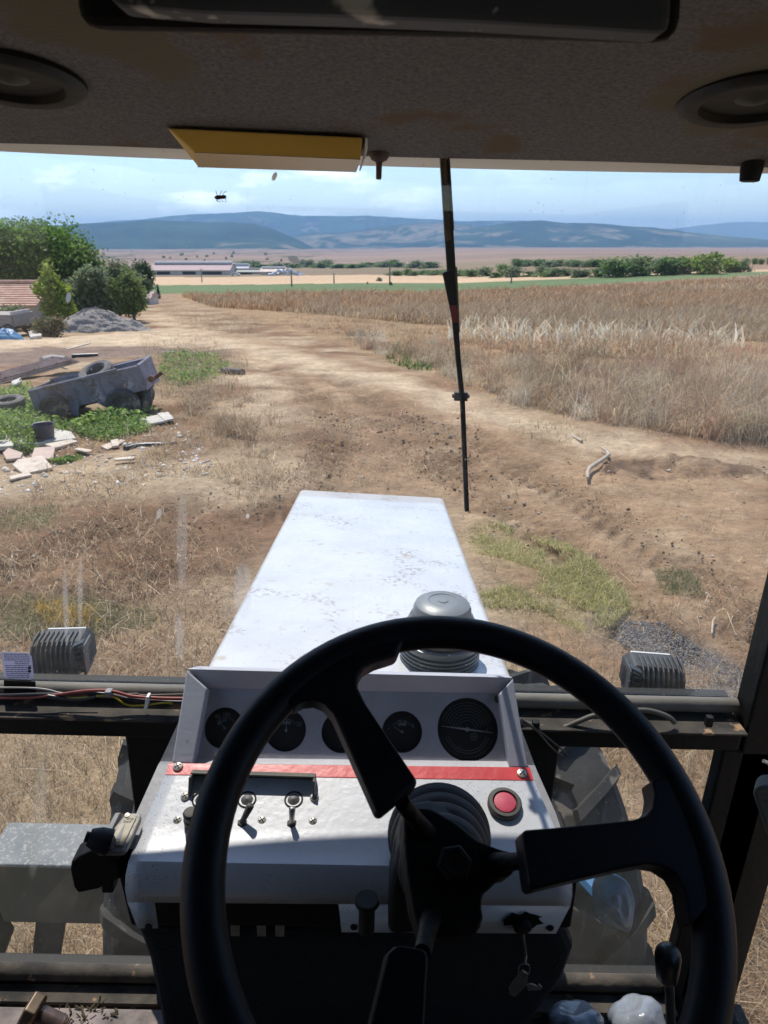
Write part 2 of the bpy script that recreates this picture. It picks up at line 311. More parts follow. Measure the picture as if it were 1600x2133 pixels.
def ground_color(x, y):
    wx = x+(fbm(x*.9, y*.9, 3)-.5)*1.0*np.clip(np.hypot(x, y)/14, .35, 3); wy = y+(fbm(x*.9+50, y*.9+9, 3)-.5)*1.2*np.clip(np.hypot(x, y)/14, .35, 2.5)
    n1 = fbm(x*.7+3, y*.7, 4)[:, None]; n2 = fbm(x*2.5, y*2.5+7, 4)[:, None]; c = np.array
    straw = c([.465, .35, .225]); soil = c([.24, .143, .082]); sand = c([.375, .248, .148]); pale = c([.57, .43, .285])
    col = soil+(straw-soil)*np.clip((n1-.33)*2.4, 0, 1); col = col*(.8+.4*n2)
    far = np.clip((np.hypot(x, y)-60)/60, 0, 1)[:, None]
    col = col*(1-far)+far*(c([.27, .175, .12])*(.75+.5*fbm(x*.004, y*.012, 4)[:, None]))
    jr = np.clip(np.hypot(x, y)*.022, .06, 1.2)
    def put(z, cc, a=1.0, xx=wx, yy=wy):
        if xx is wx: m = sum(inpoly(xx+jr*ox, yy+jr*oy*1.6, Z[z]).astype(float) for ox, oy in ((0, 0), (1, .2), (-.9, .4), (.3, 1), (-.3, -1), (.6, -.6), (-.6, .7), (.1, .5), (0, -.5)))[:, None]/9*a
        else: m = inpoly(xx, yy, Z[z])[:, None]*a
        return col*(1-m)+m*cc
    col = put('field', c([.34, .225, .125])*(.7+.6*n2))
    col = put('crossd', c([.24, .17, .13])); col = put('cross', pale*(.85+.3*n2))
    col = put('road', soil+(sand-soil)*np.clip((n1-.22)*2.4, 0, 1)+(straw-soil)*np.clip((n2-.55)*1.8, 0, .6))
    col = put('pale2', pale*(.8+.3*n2), np.clip((n1-.25)*2.2, 0, .7)); col = put('pale', pale*(.8+.35*n2), np.clip((n1-.12)*2.6, .3, .9))
    col = put('dryL', straw*(.85+.35*n2), np.clip((n1-.2)*2.5, .2, .9))
    col = put('gp', c([.36, .32, .16])*(.7+.6*n2), .45); col = put('coal', c([.105, .10, .105]), np.clip((n2-.36)*4, 0, .85))
    col = put('dug', c([.13, .082, .055])*(.5+1.0*n2), np.clip((n2-.40)*6, .1, .85), x+.12*(n2[:, 0]-.5)*4, y+.12*(n1[:, 0]-.5)*6)
    col = put('weedL', c([.12, .15, .06]), .6); col = put('weedT', c([.10, .13, .05]), .7); col = put('gl1', c([.17, .17, .08]), .6); col = put('gl2', c([.19, .18, .09]), .5)
    col = put('greenstrip', c([.14, .19, .085])*(.8+.4*fbm(x*.02, y*.08, 3)[:, None]), 1, x, y)
    col = put('palefield', c([.55, .385, .24])*(.85+.3*fbm(x*.01, y*.05, 3)[:, None]), 1, x, y)
    m = ((y > 300) & (y < 640))[:, None]*far; col = col*(1-m)+m*(c([.24, .18, .11])*(.7+.6*fbm(x*.01, y*.03, 3)[:, None]))
    m = ((y > 640) & (y < 3300))[:, None]*1.; col = col*(1-m)+m*(c([.28, .195, .145])*(.78+.4*fbm(x*.0018, y*.0022+5, 4)[:, None]+.1*np.sin(x*.004+y*.012)[:, None]))
    # scattered scrub on the far left plain
    s = ((y > 640) & (x < -120+.0*y) & (fbm(x*.022, y*.008, 3) > .62))[:, None]*.75; col = col*(1-s)+s*c([.07, .075, .04])
    return np.clip(col, .01, .9)
ths = np.concatenate([np.arange(-180, -40, 5.), np.arange(-40, 40, .16), np.arange(40, 180.1, 5.)]); th = np.radians(ths)
rs = np.concatenate([[.02, .6, 1.0, 1.3], 1.5*1.0085**np.arange(0, 440), 1.5*1.0085**439*1.035**np.arange(1, 160)]); rs = rs[rs < 15500]
RR, TT = np.meshgrid(rs, th, indexing='ij'); X = (RR*np.sin(TT)).ravel(); Y = (RR*np.cos(TT)).ravel()
H = base_h(X, Y)+hnear(X, Y)
rd = inpoly(X, Y, Z['road'])
cl = inpoly(X, Y, Z['dug']); H = H+cl*(.15*fbm(X*6, Y*7, 3)-.05)
# tyre ruts with lug prints that run along the road
rut = np.zeros_like(X)
for pts in ([(640, 1015), (690, 950), (720, 900), (700, 860), (640, 810), (560, 765)], [(1000, 1000), (930, 930), (850, 870), (760, 820), (660, 770)], [(1350, 1330), (1180, 1140), (1050, 1050), (900, 960), (800, 880)], [(1590, 1320), (1400, 1150), (1200, 1030), (1050, 950), (950, 890)], [(150, 1300), (330, 1160), (500, 1080), (640, 1040)], [(0, 1200), (200, 1110), (400, 1050), (560, 1010)]):
    P = wpoly(pts); s0 = 0
    for a, b in zip(P[:-1], P[1:]):
        d = b-a; Ln = np.hypot(*d); t = np.clip(((X-a[0])*d[0]+(Y-a[1])*d[1])/Ln**2, 0, 1); dist = np.hypot(X-a[0]-t*d[0], Y-a[1]-t*d[1]); s = s0+t*Ln; s0 += Ln
        side = np.sign((X-a[0])*d[1]-(Y-a[1])*d[0]); lug = np.where(((s+side*.0+dist*.9) % .21) < .1, 1., 0.)
        k = np.exp(-(dist/.26)**4)*(dist < .6)*(.35+.65*np.clip((fbm(X*1.3, Y*1.3, 2)-.3)*3, 0, 1)); rut = np.where(k > np.abs(rut), k*(.6+.6*lug), rut)
H = H-.065*rut
V = np.stack([X, Y, H], -1); nr, ncn = len(rs), len(th)
i, j = np.meshgrid(np.arange(nr-1), np.arange(ncn-1), indexing='ij'); a = (i*ncn+j).ravel(); FQ = np.stack([a, a+1, a+ncn+1, a+ncn], -1)[:, ::-1]
gcol = ground_color(X, Y)*(1-.30*np.clip(rut, 0, 1)[:, None])
MG = attr_mat('ground_soil', rough=.95, nscale=1.7, namt=.27, bump=1.0, bscale=18, bdist=.045, spec=.1)
ground = npmesh('ground', V, FQ, MG, gcol, smooth=True); tag(ground, kind='structure', label='dry earth, straw and tyre tracked dirt road running down to the valley')
# ---------------------------------------------------------------- hills
def ridge(name, sil, D, depth, cfun, label, base_py=528, rough=.02):
    sil = np.array(sil, float); pxs = np.arange(sil[0, 0], sil[-1, 0]+1, 2.5); pys = np.interp(pxs, sil[:, 0], sil[:, 1])
    pys = pys+(fbm(pxs*.03+D, pxs*0+3, 4)-.5)*3.5
    d = raydir(pxs, pys); crest = D*d[:, 2]/d[:, 1]+CAMH; xs = d[:, 0]/d[:, 1]
    rows = np.concatenate([np.linspace(-1, 0, 46), np.linspace(.1, 1, 8)]); N = len(pxs); Vs = []
    for t in rows:
        yy = D+t*depth; X_ = xs*yy; b = np.interp(yy, TY, TZ)-8
        prof = (1-abs(t))**1.15 if t <= 0 else (1-t)**1.2
        bump_ = (fbm(X_*.0022+D, np.full(N, yy*.0022), 6)-.5)*(1-abs(t))*abs(t)*3.4*(crest-b)*.95
        Vs.append(np.stack([X_, np.full(N, yy), b+(crest-b)*prof+bump_], -1))
    V = np.concatenate(Vs); nr = len(rows); i, j = np.meshgrid(np.arange(nr-1), np.arange(N-1), indexing='ij'); a = (i*N+j).ravel()
    T = np.repeat(rows, N); c = cfun(V[:, 0], V[:, 1], T)
    o = npmesh(name, V, np.stack([a, a+1, a+N+1, a+N], -1), MH, c, smooth=True); tag(o, kind='structure', label=label); return o
MH = attr_mat('hillside', rough=1, nscale=.01, namt=.34, spec=0)
def forest(x, y, t):
    n = fbm(x*.004, y*.004, 5)[:, None]; return np.array([.035, .058, .030])*(.35+1.3*n)
def patch(th, lo=-1):
    def f(x, y, t):
        n = fbm(x*.0040+4, y*.0050, 6); m = np.clip((n-th+.03)*9, 0, .85)*np.clip((fbm(x*.012, y*.016, 4)-.36)*7, 0, 1)*np.clip((-t-.0)*6, 0, 1); m = m[:, None]
        return forest(x, y, t)*(1-m)+m*np.array([.25, .20, .13])*(.7+.6*fbm(x*.01, y*.01, 3)[:, None])
    return f
ridge('hills', [(1380, 480), (1450, 470), (1520, 463), (1600, 462), (1700, 466), (1800, 480)], 12000, 1500, patch(.7), 'faintest mountain at the right edge of the horizon')
ridge('hills', [(-200, 490), (60, 478), (100, 472), (300, 456), (360, 449), (420, 446), (480, 443), (540, 440), (600, 447), (680, 450), (760, 450), (860, 454), (960, 460), (1060, 460), (1150, 462), (1300, 475), (1450, 500)], 8500, 1700, patch(.66), 'long blue mountain ridge at the back')
ridge('hills', [(560, 510), (610, 494), (660, 486), (720, 484), (780, 474), (860, 466), (920, 462), (980, 470), (1060, 478), (1150, 484), (1250, 490), (1380, 498), (1480, 512)], 6300, 1500, patch(.45), 'patchy middle hill with tan clearings')
ridge('hills', [(860, 520), (900, 500), (950, 482), (1000, 472), (1040, 466), (1090, 462), (1130, 459), (1180, 464), (1230, 465), (1300, 470), (1360, 474), (1440, 484), (1520, 492), (1600, 499), (1700, 505), (1800, 512)], 5600, 1100, patch(.58), 'dark wooded hill on the right')
ridge('hills', [(-300, 480), (60, 472), (110, 470), (180, 465), (250, 463), (300, 458), (360, 460), (420, 463), (480, 462), (530, 466), (570, 478), (620, 498), (650, 515)], 5000, 1000, forest, 'dark wooded hill on the left')
ridge('hills', [(330, 522), (380, 512), (420, 504), (500, 504), (590, 506), (620, 517), (640, 522)], 4200, 400, patch(.40), 'low tan field hill under the wooded hill on the left')
# ---------------------------------------------------------------- blades (grass, straw, stalks)
def blades(name, P, Ht, Wd, lean, cols, mtl, curve=.35, dirn=None, seg=2, label=None, jit=.0, parent=None, dev=None, kind='stuff'):
    n = len(P); az = RNG.random(n)*2*np.pi if dirn is None else dirn+RNG.normal(0, .5, n)
    L_ = np.stack([np.cos(az), np.sin(az)], -1); fa = RNG.random(n)*np.pi; S = np.stack([np.cos(fa), np.sin(fa), np.zeros(n)], -1)*Wd[:, None]/2
    lv = lean if isinstance(lean, np.ndarray) else np.abs(RNG.normal(lean, lean*.5, n)); ks = np.linspace(0, 1, seg+1); VS = []
    for k in ks:
        q = lv*(k+curve*k*k); c = P.copy(); c[:, :2] += L_*(np.sin(q)*Ht*k)[:, None]; c[:, 2] += np.cos(np.minimum(q, 1.9))*Ht*k
        w = 1-.85*k; VS += [c-S*w, c+S*w]
    V = np.stack(VS, 1).reshape(-1, 3); m = 2*(seg+1); b = (np.arange(n)*m)[:, None]
    Fq = np.concatenate([b+np.array([[2*s, 2*s+1, 2*s+3, 2*s+2]]) for s in range(seg)], 0)
    C = np.repeat(cols, m, 0); o = npmesh(name, V, Fq, mtl, C); tag(o, label, kind=kind); return o
def pick(cols, n, j=.18):
    c = np.array(cols)[RNG.integers(0, len(cols), n)]; return np.clip(c*(1+RNG.normal(0, j, (n, 1))), .01, .95)
def scat_px(poly, n):
    P = np.array(poly, float); lo = P.min(0); hi = P.max(0); out = []
    while sum(map(len, out)) < n:
        a = lo+(hi-lo)*RNG.random((n, 2)); out.append(a[inpoly(a[:, 0], a[:, 1], P)])
    a = np.concatenate(out)[:n]; g = G(a[:, 0], a[:, 1]); g[:, 2] += hnear(g[:, 0], g[:, 1])-.015; return g
def scat_w(x0, x1, y0, y1, n, clump=0, thr=.0):
    a = np.stack([x0+(x1-x0)*RNG.random(n), y0+(y1-y0)*RNG.random(n)], -1)
    if clump: k = fbm(a[:, 0]*clump, a[:, 1]*clump, 3); a = a[k > thr]
    return np.stack([a[:, 0], a[:, 1], base_h(a[:, 0], a[:, 1])+hnear(a[:, 0], a[:, 1])-.01], -1)
MBl = attr_mat('dry_blades', rough=.75, translucent=.35, spec=.25)
MLf = attr_mat('green_leaves', rough=.55, translucent=.5, spec=.35)
STRAW = [(.52, .40, .26), (.42, .31, .19), (.60, .49, .35), (.33, .23, .14), (.47, .34, .20)]
REDD = [(.46, .28, .15), (.54, .37, .21), (.40, .24, .13), (.60, .44, .27), (.33, .19, .10)]
GREY = [(.50, .41, .28), (.43, .34, .23), (.58, .48, .34), (.50, .37, .23), (.48, .33, .20)]
# near grass seen through the low windows and beside the cab
for nm, (x0, x1), lab in (('dry_grass', (-4.2, -.45), 'tangled dry straw coloured grass under the left low window'), ('dry_grass', (.35, 4.2), 'tangled dry straw coloured grass under the right low window')):
    P = scat_w(x0, x1, .6, 4.6, 52000); k = fbm(P[:, 0]*1.6, P[:, 1]*1.6, 3); dd = P[:, 1]+.35*np.abs(P[:, 0])
    P = P[(RNG.random(len(P)) < np.clip(1.5-(dd-2.3)*.6, .08, 1))&(k > .26)]; n = len(P)
    blades(nm, P, RNG.gamma(4, .035, n)*np.clip(1.3-(P[:, 1]-2)*.25, .35, 1.2), RNG.uniform(.0018, .0042, n), .85, pick(STRAW+[(.40, .30, .17), (.5, .42, .3)], n, .22), MBl, curve=1.1, seg=3, label=lab)
# flattened straw on the open ground
P = np.concatenate([scat_px([(-60, 900), (560, 880), (640, 960), (560, 1060), (430, 1400), (-60, 1420)], 10000), scat_px([(940, 1000), (1640, 930), (1640, 1460), (1080, 1400)], 2200), scat_px([(430, 780), (1000, 850), (1000, 1010), (560, 1010)], 3800), scat_px([(-40, 930), (470, 880), (600, 1000), (-40, 1060)], 9000)])
n = len(P); k = fbm(P[:, 0]*1.1, P[:, 1]*1.1, 3); P = P[k > .40]; n = len(P)
blades('straw_litter', P, RNG.gamma(3, .035, n), RNG.uniform(.004, .009, n), 1.25, pick(STRAW, n, .25), MBl, curve=.5, label='loose straw litter lying on the bare earth')
# green patches
P = scat_px([(978, 1092), (1040, 1085), (1110, 1105), (1190, 1130), (1245, 1170), (1300, 1230), (1312, 1265), (1270, 1300), (1210, 1318), (1130, 1275), (1010, 1265), (1000, 1235), (1110, 1215), (1130, 1185), (1080, 1170), (985, 1140)], 26000)
k = fbm(P[:, 0]*3, P[:, 1]*3, 3); P = P[(k+.18*(RNG.random(len(P))-.5) > .415)]; n = len(P)
blades('grass_patch', P, RNG.gamma(4, .012, n), RNG.uniform(.004, .008, n), .7, pick([(.52, .49, .19), (.60, .53, .25), (.42, .41, .16), (.70, .59, .34), (.36, .37, .16)], n), MLf, label='yellow green grass patch beside the bonnet')
P = np.concatenate([scat_px([(-20, 1065), (130, 1055), (110, 1105), (-20, 1115)], 1500), scat_px([(-20, 1250), (180, 1240), (340, 1260), (330, 1300), (-20, 1330)], 3500), scat_px([(1060, 880), (1150, 870), (1260, 915), (1160, 930), (1060, 915)], 900), scat_px([(1360, 1180), (1440, 1180), (1470, 1230), (1380, 1240)], 900)]); n = len(P)
blades('grass_patch', P, RNG.gamma(4, .013, n), RNG.uniform(.004, .009, n), .8, pick([(.22, .22, .09), (.17, .19, .08), (.35, .30, .16)], n), MLf, label='thin scattered green grass tufts on the tracked earth')
# verge of tumbled grey weeds
P = scat_px([(560, 668), (700, 708), (860, 752), (960, 790), (1100, 838), (1250, 875), (1400, 905), (1640, 925), (1640, 690), (1200, 678), (900, 668), (620, 650)], 76000)
k = fbm(P[:, 0]*.55, P[:, 1]*.8, 3); d0 = RNG.random(len(P)); P = P[(k+.42*d0 > .64)]; n = len(P); kk = fbm(P[:, 0]*.4+8, P[:, 1]*.5, 3)
c = np.where((kk > .60)[:, None], pick([(.43, .22, .15), (.38, .24, .16), (.45, .30, .2)], n), np.where((kk > .44)[:, None], pick(GREY, n), pick(STRAW, n)))
c = c*np.clip(.45+1.15*fbm(P[:, 0]*.9+60, P[:, 1]*1.1, 3), .5, 1.35)[:, None]; rp = (fbm(P[:, 0]*.35+90, P[:, 1]*.5+4, 2) > .60)[:, None]; c = np.where(rp, c*.35+.65*np.array([.46, .235, .16]), c); op = (fbm(P[:, 0]*.3+20, P[:, 1]*.45+70, 2) > .62)[:, None]; c = np.where(op, c*.4+.6*np.array([.22, .19, .09]), c)
blades('dry_weeds', P, RNG.gamma(4, .062, n)*np.clip(fbm(P[:, 0]*1.6+30, P[:, 1]*1.6, 3)*4.2-1.45, .12, 1.6), RNG.uniform(.008, .02, n), .75, c, MBl, curve=.8, seg=3, label='grey and reddish dry weeds along the field edge')
P = scat_px([(800, 720), (850, 715), (860, 760), (890, 745), (905, 770), (860, 775), (805, 750)], 420); n = len(P)
blades('green_weeds', P, RNG.gamma(4, .035, n), RNG.uniform(.02, .05, n), .5, pick([(.09, .17, .04), (.14, .22, .06)], n), MLf, curve=.6, label='green weeds growing among the dry verge weeds')
# the standing dry crop
P = scat_px([(380, 618), (640, 613), (900, 611), (1250, 598), (1640, 577), (1640, 712), (1200, 694), (900, 676), (620, 652), (440, 640)], 100000); n = len(P)
kk = fbm(P[:, 0]*.05+8, P[:, 1]*.11, 4)+RNG.normal(0, .06, n)+np.clip((np.hypot(P[:, 0], P[:, 1])-50)/40, -.10, .05); c = np.where((kk > .54)[:, None], pick(REDD, n), np.where((kk > .47)[:, None], pick(REDD+STRAW, n, .25), pick(STRAW+GREY+REDD[1:2], n, .25)))
dist = np.hypot(P[:, 0], P[:, 1])
blades('dry_crop', P, RNG.uniform(.3, .8, n)*np.clip(fbm(P[:, 0]*.5, P[:, 1]*.5, 3)*2.2, .55, 1.5), np.clip(dist*.0012, .02, .13)*RNG.uniform(.4, 1.6, n), .42, c, MBl, curve=.9, dirn=0.15+RNG.normal(0, .8, n)+np.where(RNG.random(n) < .3, 3.0, 0), seg=2, label='standing reddish brown dry maize crop')
# pale cut stalks in front of the crop
P = np.concatenate([scat_px([(950, 672), (1150, 682), (1480, 690), (1560, 722), (1100, 726), (930, 712)], 900), scat_px([(520, 628), (580, 634), (570, 645), (510, 638)], 60)]); n = len(P)
blades('maize_stubble', P, RNG.uniform(.22, .85, n), RNG.uniform(.05, .13, n), .5, pick([(.84, .76, .56), (.76, .66, .46), (.88, .82, .66)], n, .1), MBl, curve=.1, seg=2, label='pale cut maize stalks leaning in a row before the crop')
P = scat_px([(1040, 700), (1500, 705), (1480, 760), (1060, 735), (950, 712)], 4200); n = len(P)
blades('straw_litter', P, RNG.uniform(.3, .9, n), RNG.uniform(.02, .05, n), 1.42, pick(STRAW+[(.66, .54, .36), (.56, .36, .22), (.5, .3, .18)], n, .1), MBl, curve=.05, label='fallen maize leaves lying below the stubble row')

# tall ragged tufts along the edge of the track
cs = scat_px([(560, 672), (700, 712), (860, 756), (960, 794), (1100, 842), (1250, 880), (1400, 908), (1640, 928), (1640, 780), (1300, 770), (1000, 740), (700, 680)], 420); nb = 70
P = np.repeat(cs, nb, 0); n = len(P); P[:, :2] += RNG.normal(0, .10, (n, 2)); sc_ = np.repeat(RNG.uniform(.35, 1.25, len(cs)), nb); tc_ = np.repeat(pick(GREY+STRAW+[(.46, .27, .18), (.62, .53, .38), (.66, .60, .48), (.24, .19, .13), (.30, .2, .14)], len(cs), .15), nb, 0)
blades('dry_tufts', P, RNG.gamma(5, .085, n)*sc_, RNG.uniform(.005, .014, n), .55, np.clip(tc_*RNG.uniform(.75, 1.25, (n, 1)), .01, .9), MBl, curve=1.3, seg=3, label='ragged straw tufts standing along the edge of the dirt track')
cs = scat_px([(330, 790), (560, 800), (600, 900), (560, 960), (300, 960)], 60); P = np.repeat(cs, 50, 0); n = len(P); P[:, :2] += RNG.normal(0, .07, (n, 2)); sc_ = np.repeat(RNG.uniform(.25, .8, len(cs)), 50); tc_ = np.repeat(pick(GREY+STRAW, len(cs), .12), 50, 0)
blades('dry_tufts', P, RNG.gamma(5, .05, n)*sc_, RNG.uniform(.004, .010, n), .7, np.clip(tc_*RNG.uniform(.75, 1.25, (n, 1)), .01, .9), MBl, curve=1.3, seg=3, label='small straw tufts left of the dirt track before the bonnet')
# ---------------------------------------------------------------- trees
MBark = mat('bark', (.13, .10, .07), (.07, .055, .04), scale=14, bump=.6, bscale=30, stretch=(1, 1, .3))
def crown_arrays(lobes, n, size, cols, flat=.75, seed=1):
    rg = np.random.default_rng(seed); lob = np.array(lobes, float); vol = (lob[:, 3]*lob[:, 4]*lob[:, 5])**(.67); k = rg.choice(len(lob), n, p=vol/vol.sum())
    d = rg.normal(size=(n, 3)); d /= np.linalg.norm(d, axis=1)[:, None]; r = rg.random(n)**.38
    # clumps: pull leaves to a limited set of twig ends
    tw = rg.normal(size=(len(lob)*34, 3)); tw /= np.linalg.norm(tw, axis=1)[:, None]; twi = rg.integers(0, 34, n)+k*34
    d = d*.42+tw[twi]*.8; rr = (.62+.42*rg.random(len(tw)))[twi]; c = lob[k, :3]+d*lob[k, 3:6]*(r*rr)[:, None]
    tone = (.72+.56*rg.random(len(tw)))[twi]
    nrm = rg.normal(size=(n, 3)); nrm[:, 2] += .5; nrm /= np.linalg.norm(nrm, axis=1)[:, None]
    u = np.cross(nrm, rg.normal(size=(n, 3))); u /= np.linalg.norm(u, axis=1)[:, None]; w = np.cross(nrm, u); s = size*rg.uniform(.5, 1.3, n)[:, None]
    V = np.stack([c-u*s, c-w*s*flat*.6, c+u*s, c+w*s*flat*.6], 1).reshape(-1, 3)
    C = np.clip(np.array(cols)[rg.integers(0, len(cols), n)]*(tone*(1+rg.normal(0, .1, n)))[:, None], .01, .9)
    return V, np.arange(4*n).reshape(-1, 4), np.repeat(C, 4, 0)
def tree(name, loc, lobes, n, size, cols, label, cat='tree', trunk=None, group=None, seed=1, trunk_r=.14, col=None):
    r = empty(name, loc); tag(r, label, cat, group)
    V, Fq, C = crown_arrays(lobes, n, size, cols, seed=seed); npmesh('crown', V, Fq, MLf, C, parent=r)
    m = MB(); top = max(l[2] for l in lobes); rnd = random.Random(seed)
    m.tube([(0, 0, -.3), (.05*top, 0, top*.3), (-.02*top, .03, top*.6), (0, 0, top*.9)], [trunk_r, trunk_r*.8, trunk_r*.55, trunk_r*.25], 8)
    for l in lobes[:7]:
        z0 = top*rnd.uniform(.2, .5); m.tube([(0.02*top, 0, z0), (l[0]*.5, l[1]*.5, (z0+l[2])*.5), (l[0]*.9, l[1]*.9, l[2])], [trunk_r*.45, trunk_r*.3, trunk_r*.12], 6)
    m.build('trunk', MBark, r, smooth=60); return r
def lobes_for(w, h, n=7, seed=1, lo=.25, d=None):
    rg = random.Random(seed); out = []
    for k in range(n):
        a = rg.uniform(0, 6.28); rr = rg.uniform(.1, .6)*w/2; z = h*rg.uniform(max(lo, -.1)+.12, .78)
        fz = 1-.5*abs(z/h-.5); s = rg.uniform(.44, .62)*w/2*fz*1.3
        out.append((rr*math.cos(a), rr*math.sin(a)*.8, z, s, s, min(s*.85, h-z)))
    out.append((0, 0, h*.55, w*.3, w*.3, h*.42)); return out
GREEN = [(.10, .20, .035), (.14, .25, .045), (.075, .15, .03), (.18, .29, .055)]
YEL = [(.28, .36, .05), (.36, .40, .07), (.20, .29, .045)]
DULL = [(.18, .24, .11), (.22, .27, .14), (.14, .19, .09), (.28, .30, .18)]
def at(px, base_y, w, h):   # ground point under pixel, size in metres from pixel extents
    p = G1(px, base_y); k = pxm(px, base_y); return p, w*k, h*k
specs = [('walnut_tree', 62, 655, 250, 200, 60000, .16, GREEN, 'big dark green broad tree at the left edge behind the tiled roof', 11),
 ('young_tree', 120, 684, 76, 146, 9000, .12, YEL, 'bright yellow green young tree in front of the big dark tree', 12),
 ('bush', 200, 672, 112, 122, 17000, .12, DULL, 'dull grey green bush behind the gravel mound', 13),
 ('bush', 248, 668, 110, 128, 12000, .11, DULL+[(.16, .13, .09)], 'greyish half dry bush right of the gravel mound top', 14),
 ('bush', 278, 672, 76, 124, 10000, .09, [(.18, .25, .07), (.24, .29, .09), (.13, .19, .06)], 'light olive green bush standing behind the half dry one', 15),
 ('dark_tree', 303, 620, 64, 80, 7000, .16, [(.04, .08, .03), (.055, .10, .035)], 'small dark green round tree beside the farm buildings', 16),
 ('dark_tree', 296, 640, 70, 76, 5000, .11, [(.075, .115, .045), (.06, .09, .04)], 'low green tree under the small dark round tree', 17),
 ('broad_tree', 175, 652, 160, 152, 18000, .13, GREEN+DULL, 'mid green tree filling the gap between the big tree and the bushes', 31),
 ('bush', 22, 690, 90, 62, 3000, .08, DULL, 'sparse grey green bush in front of the tiled roof', 18),
 ('bush', 105, 700, 90, 48, 2400, .07, [(.14, .15, .07), (.10, .12, .05), (.28, .2, .12)], 'low weedy bush between the wagon and the gravel mound', 19),
 ('conifer', 331, 622, 16, 34, 700, .09, [(.03, .05, .025), (.04, .06, .03)], 'small dark upright conifer beside the dirt road', 20),
 ('conifer', 188, 560, 26, 70, 1200, .12, [(.05, .07, .045), (.07, .08, .06)], 'thin greyish conifer top rising above the bushes', 21)]
for nm, px, by, w, h, n, s, cols, lab, sd in specs:
    p, wm, hm = at(px, by, w, h)
    lb = lobes_for(wm, hm, 11 if n > 5000 else 7, sd, .1)
    if nm == 'conifer': lb = [(0, 0, hm*z, wm*.5*(1.05-z), wm*.5*(1.05-z), hm*.16) for z in (.15, .3, .45, .6, .75, .88)]
    tree(nm, p-Vector((0, 0, .1)), lb, n, s, cols, lab, 'bush' if nm == 'bush' else 'tree', seed=sd, trunk_r=.03*hm)
# far tree rows: one shape of each kind, copied
kinds = []
for q, (w, h, n, s) in enumerate(((10, 6.5, 1100, .55), (7, 7.5, 900, .5), (14, 8, 1500, .6))):
    kinds.append(None)
def far_tree(px, by, w, h, kind, lab, grp):
    p, wm, hm = at(px, by, w, h)
    if kinds[kind] is None:
        K = ((10., 6.5, 1100, .55), (7., 7.5, 900, .5), (14., 8., 1700, .6), (10., 7., 1500, .5))[kind]
        kinds[kind] = (tree('far_tree', p, lobes_for(K[0], K[1], 10, 40+kind, -.1), K[2], K[3], (DULL, GREEN[:3], DULL[:2]+GREEN[:2], YEL+GREEN)[kind], lab, 'tree', group=grp, seed=40+kind, trunk_r=.25), K); o = kinds[kind][0]
    else: o = copy_thing(kinds[kind][0], p, label=lab, group=grp)
    K = kinds[kind][1]; o.rotation_euler.z = random.uniform(0, 6.28); o.scale = (wm/K[0], wm/K[0], hm/K[1]); return o
kinds.append(None)
rg = random.Random(5); labs = {}
x = 505
while x < 905:
    w = rg.uniform(18, 34); far_tree(x, 557+rg.uniform(-1, 2), w*2.0, rg.uniform(9, 17), rg.choice((0, 1, 2)), 'small blue green tree in the distant row left of the wiper', 'trees of the distant row left of the wiper'); x += w*.8
x = 825
while x < 945:
    w = rg.uniform(20, 34); far_tree(x, 574+rg.uniform(-2, 1), w*1.7, rg.uniform(10, 16), rg.choice((0, 2)), 'low tree of the nearer row just left of the wiper', 'trees of the nearer row left of the wiper'); x += w*.8
x = 955
while x < 1250:
    w = rg.uniform(22, 36); far_tree(x, 577+rg.uniform(-2, 2), w*2.0, rg.uniform(13, 26), rg.choice((0, 1, 2)), 'low tree of the nearer distant row right of the wiper', 'trees of the nearer row right of the wiper'); x += w*.85
x = 1080
while x < 1260:
    w = rg.uniform(18, 30); far_tree(x, 556+rg.uniform(-1, 1), w*2.0, rg.uniform(12, 20), rg.choice((0, 1, 2)), 'small blue green tree in the farther row right of the wiper', 'trees of the farther row right of the wiper'); x += w*.85
for px, by, w, h, k, lab in ((1290, 577, 110, 40, 2, 'dark bush group at the left end of the right hand grove'), (1335, 574, 110, 44, 0, 'dull green tree second from the left in the right hand grove'), (1378, 573, 100, 38, 2, 'low grey green tree in the middle of the right hand grove'),
  (1408, 571, 85, 40, 1, 'dark green tree left of the two bright grove trees'), (1438, 570, 75, 38, 3, 'yellow green tree left of the tallest grove tree'), (1470, 571, 92, 48, 3, 'tallest bright green tree of the right hand grove'), (1518, 567, 75, 32, 3, 'light green tree right of the tallest grove tree'), (1548, 566, 50, 26, 0, 'dull tree at the right end of the grove'),
  (789, 586, 18, 9, 0, 'lone round bush in the pale stubble field'), (766, 592, 6, 6, 1, 'tiny bush at the edge of the green field'), (815, 594, 10, 8, 1, 'small bush at the foot of the utility pole'), (1201, 577, 16, 12, 1, 'lone small tree right of the nearer row')):
    far_tree(px, by, w, h, k, lab, 'trees and bushes of the right hand grove' if px > 1280 else 'lone bushes in the far fields')
x = 1552
while x < 1650:
    w = rg.uniform(18, 28); far_tree(x, 551, w, rg.uniform(12, 16), rg.choice((0, 2)), 'small dark tree in the far row at the right edge', 'trees of the far row at the right edge'); x += w*.8
for k in range(26):
    px, by = rg.uniform(180, 600), rg.uniform(528, 556); far_tree(px, by, rg.uniform(5, 11), rg.uniform(3, 7), rg.choice((0, 1)), 'tiny scrub bush scattered on the far brown plain', 'scrub bushes on the far plain')
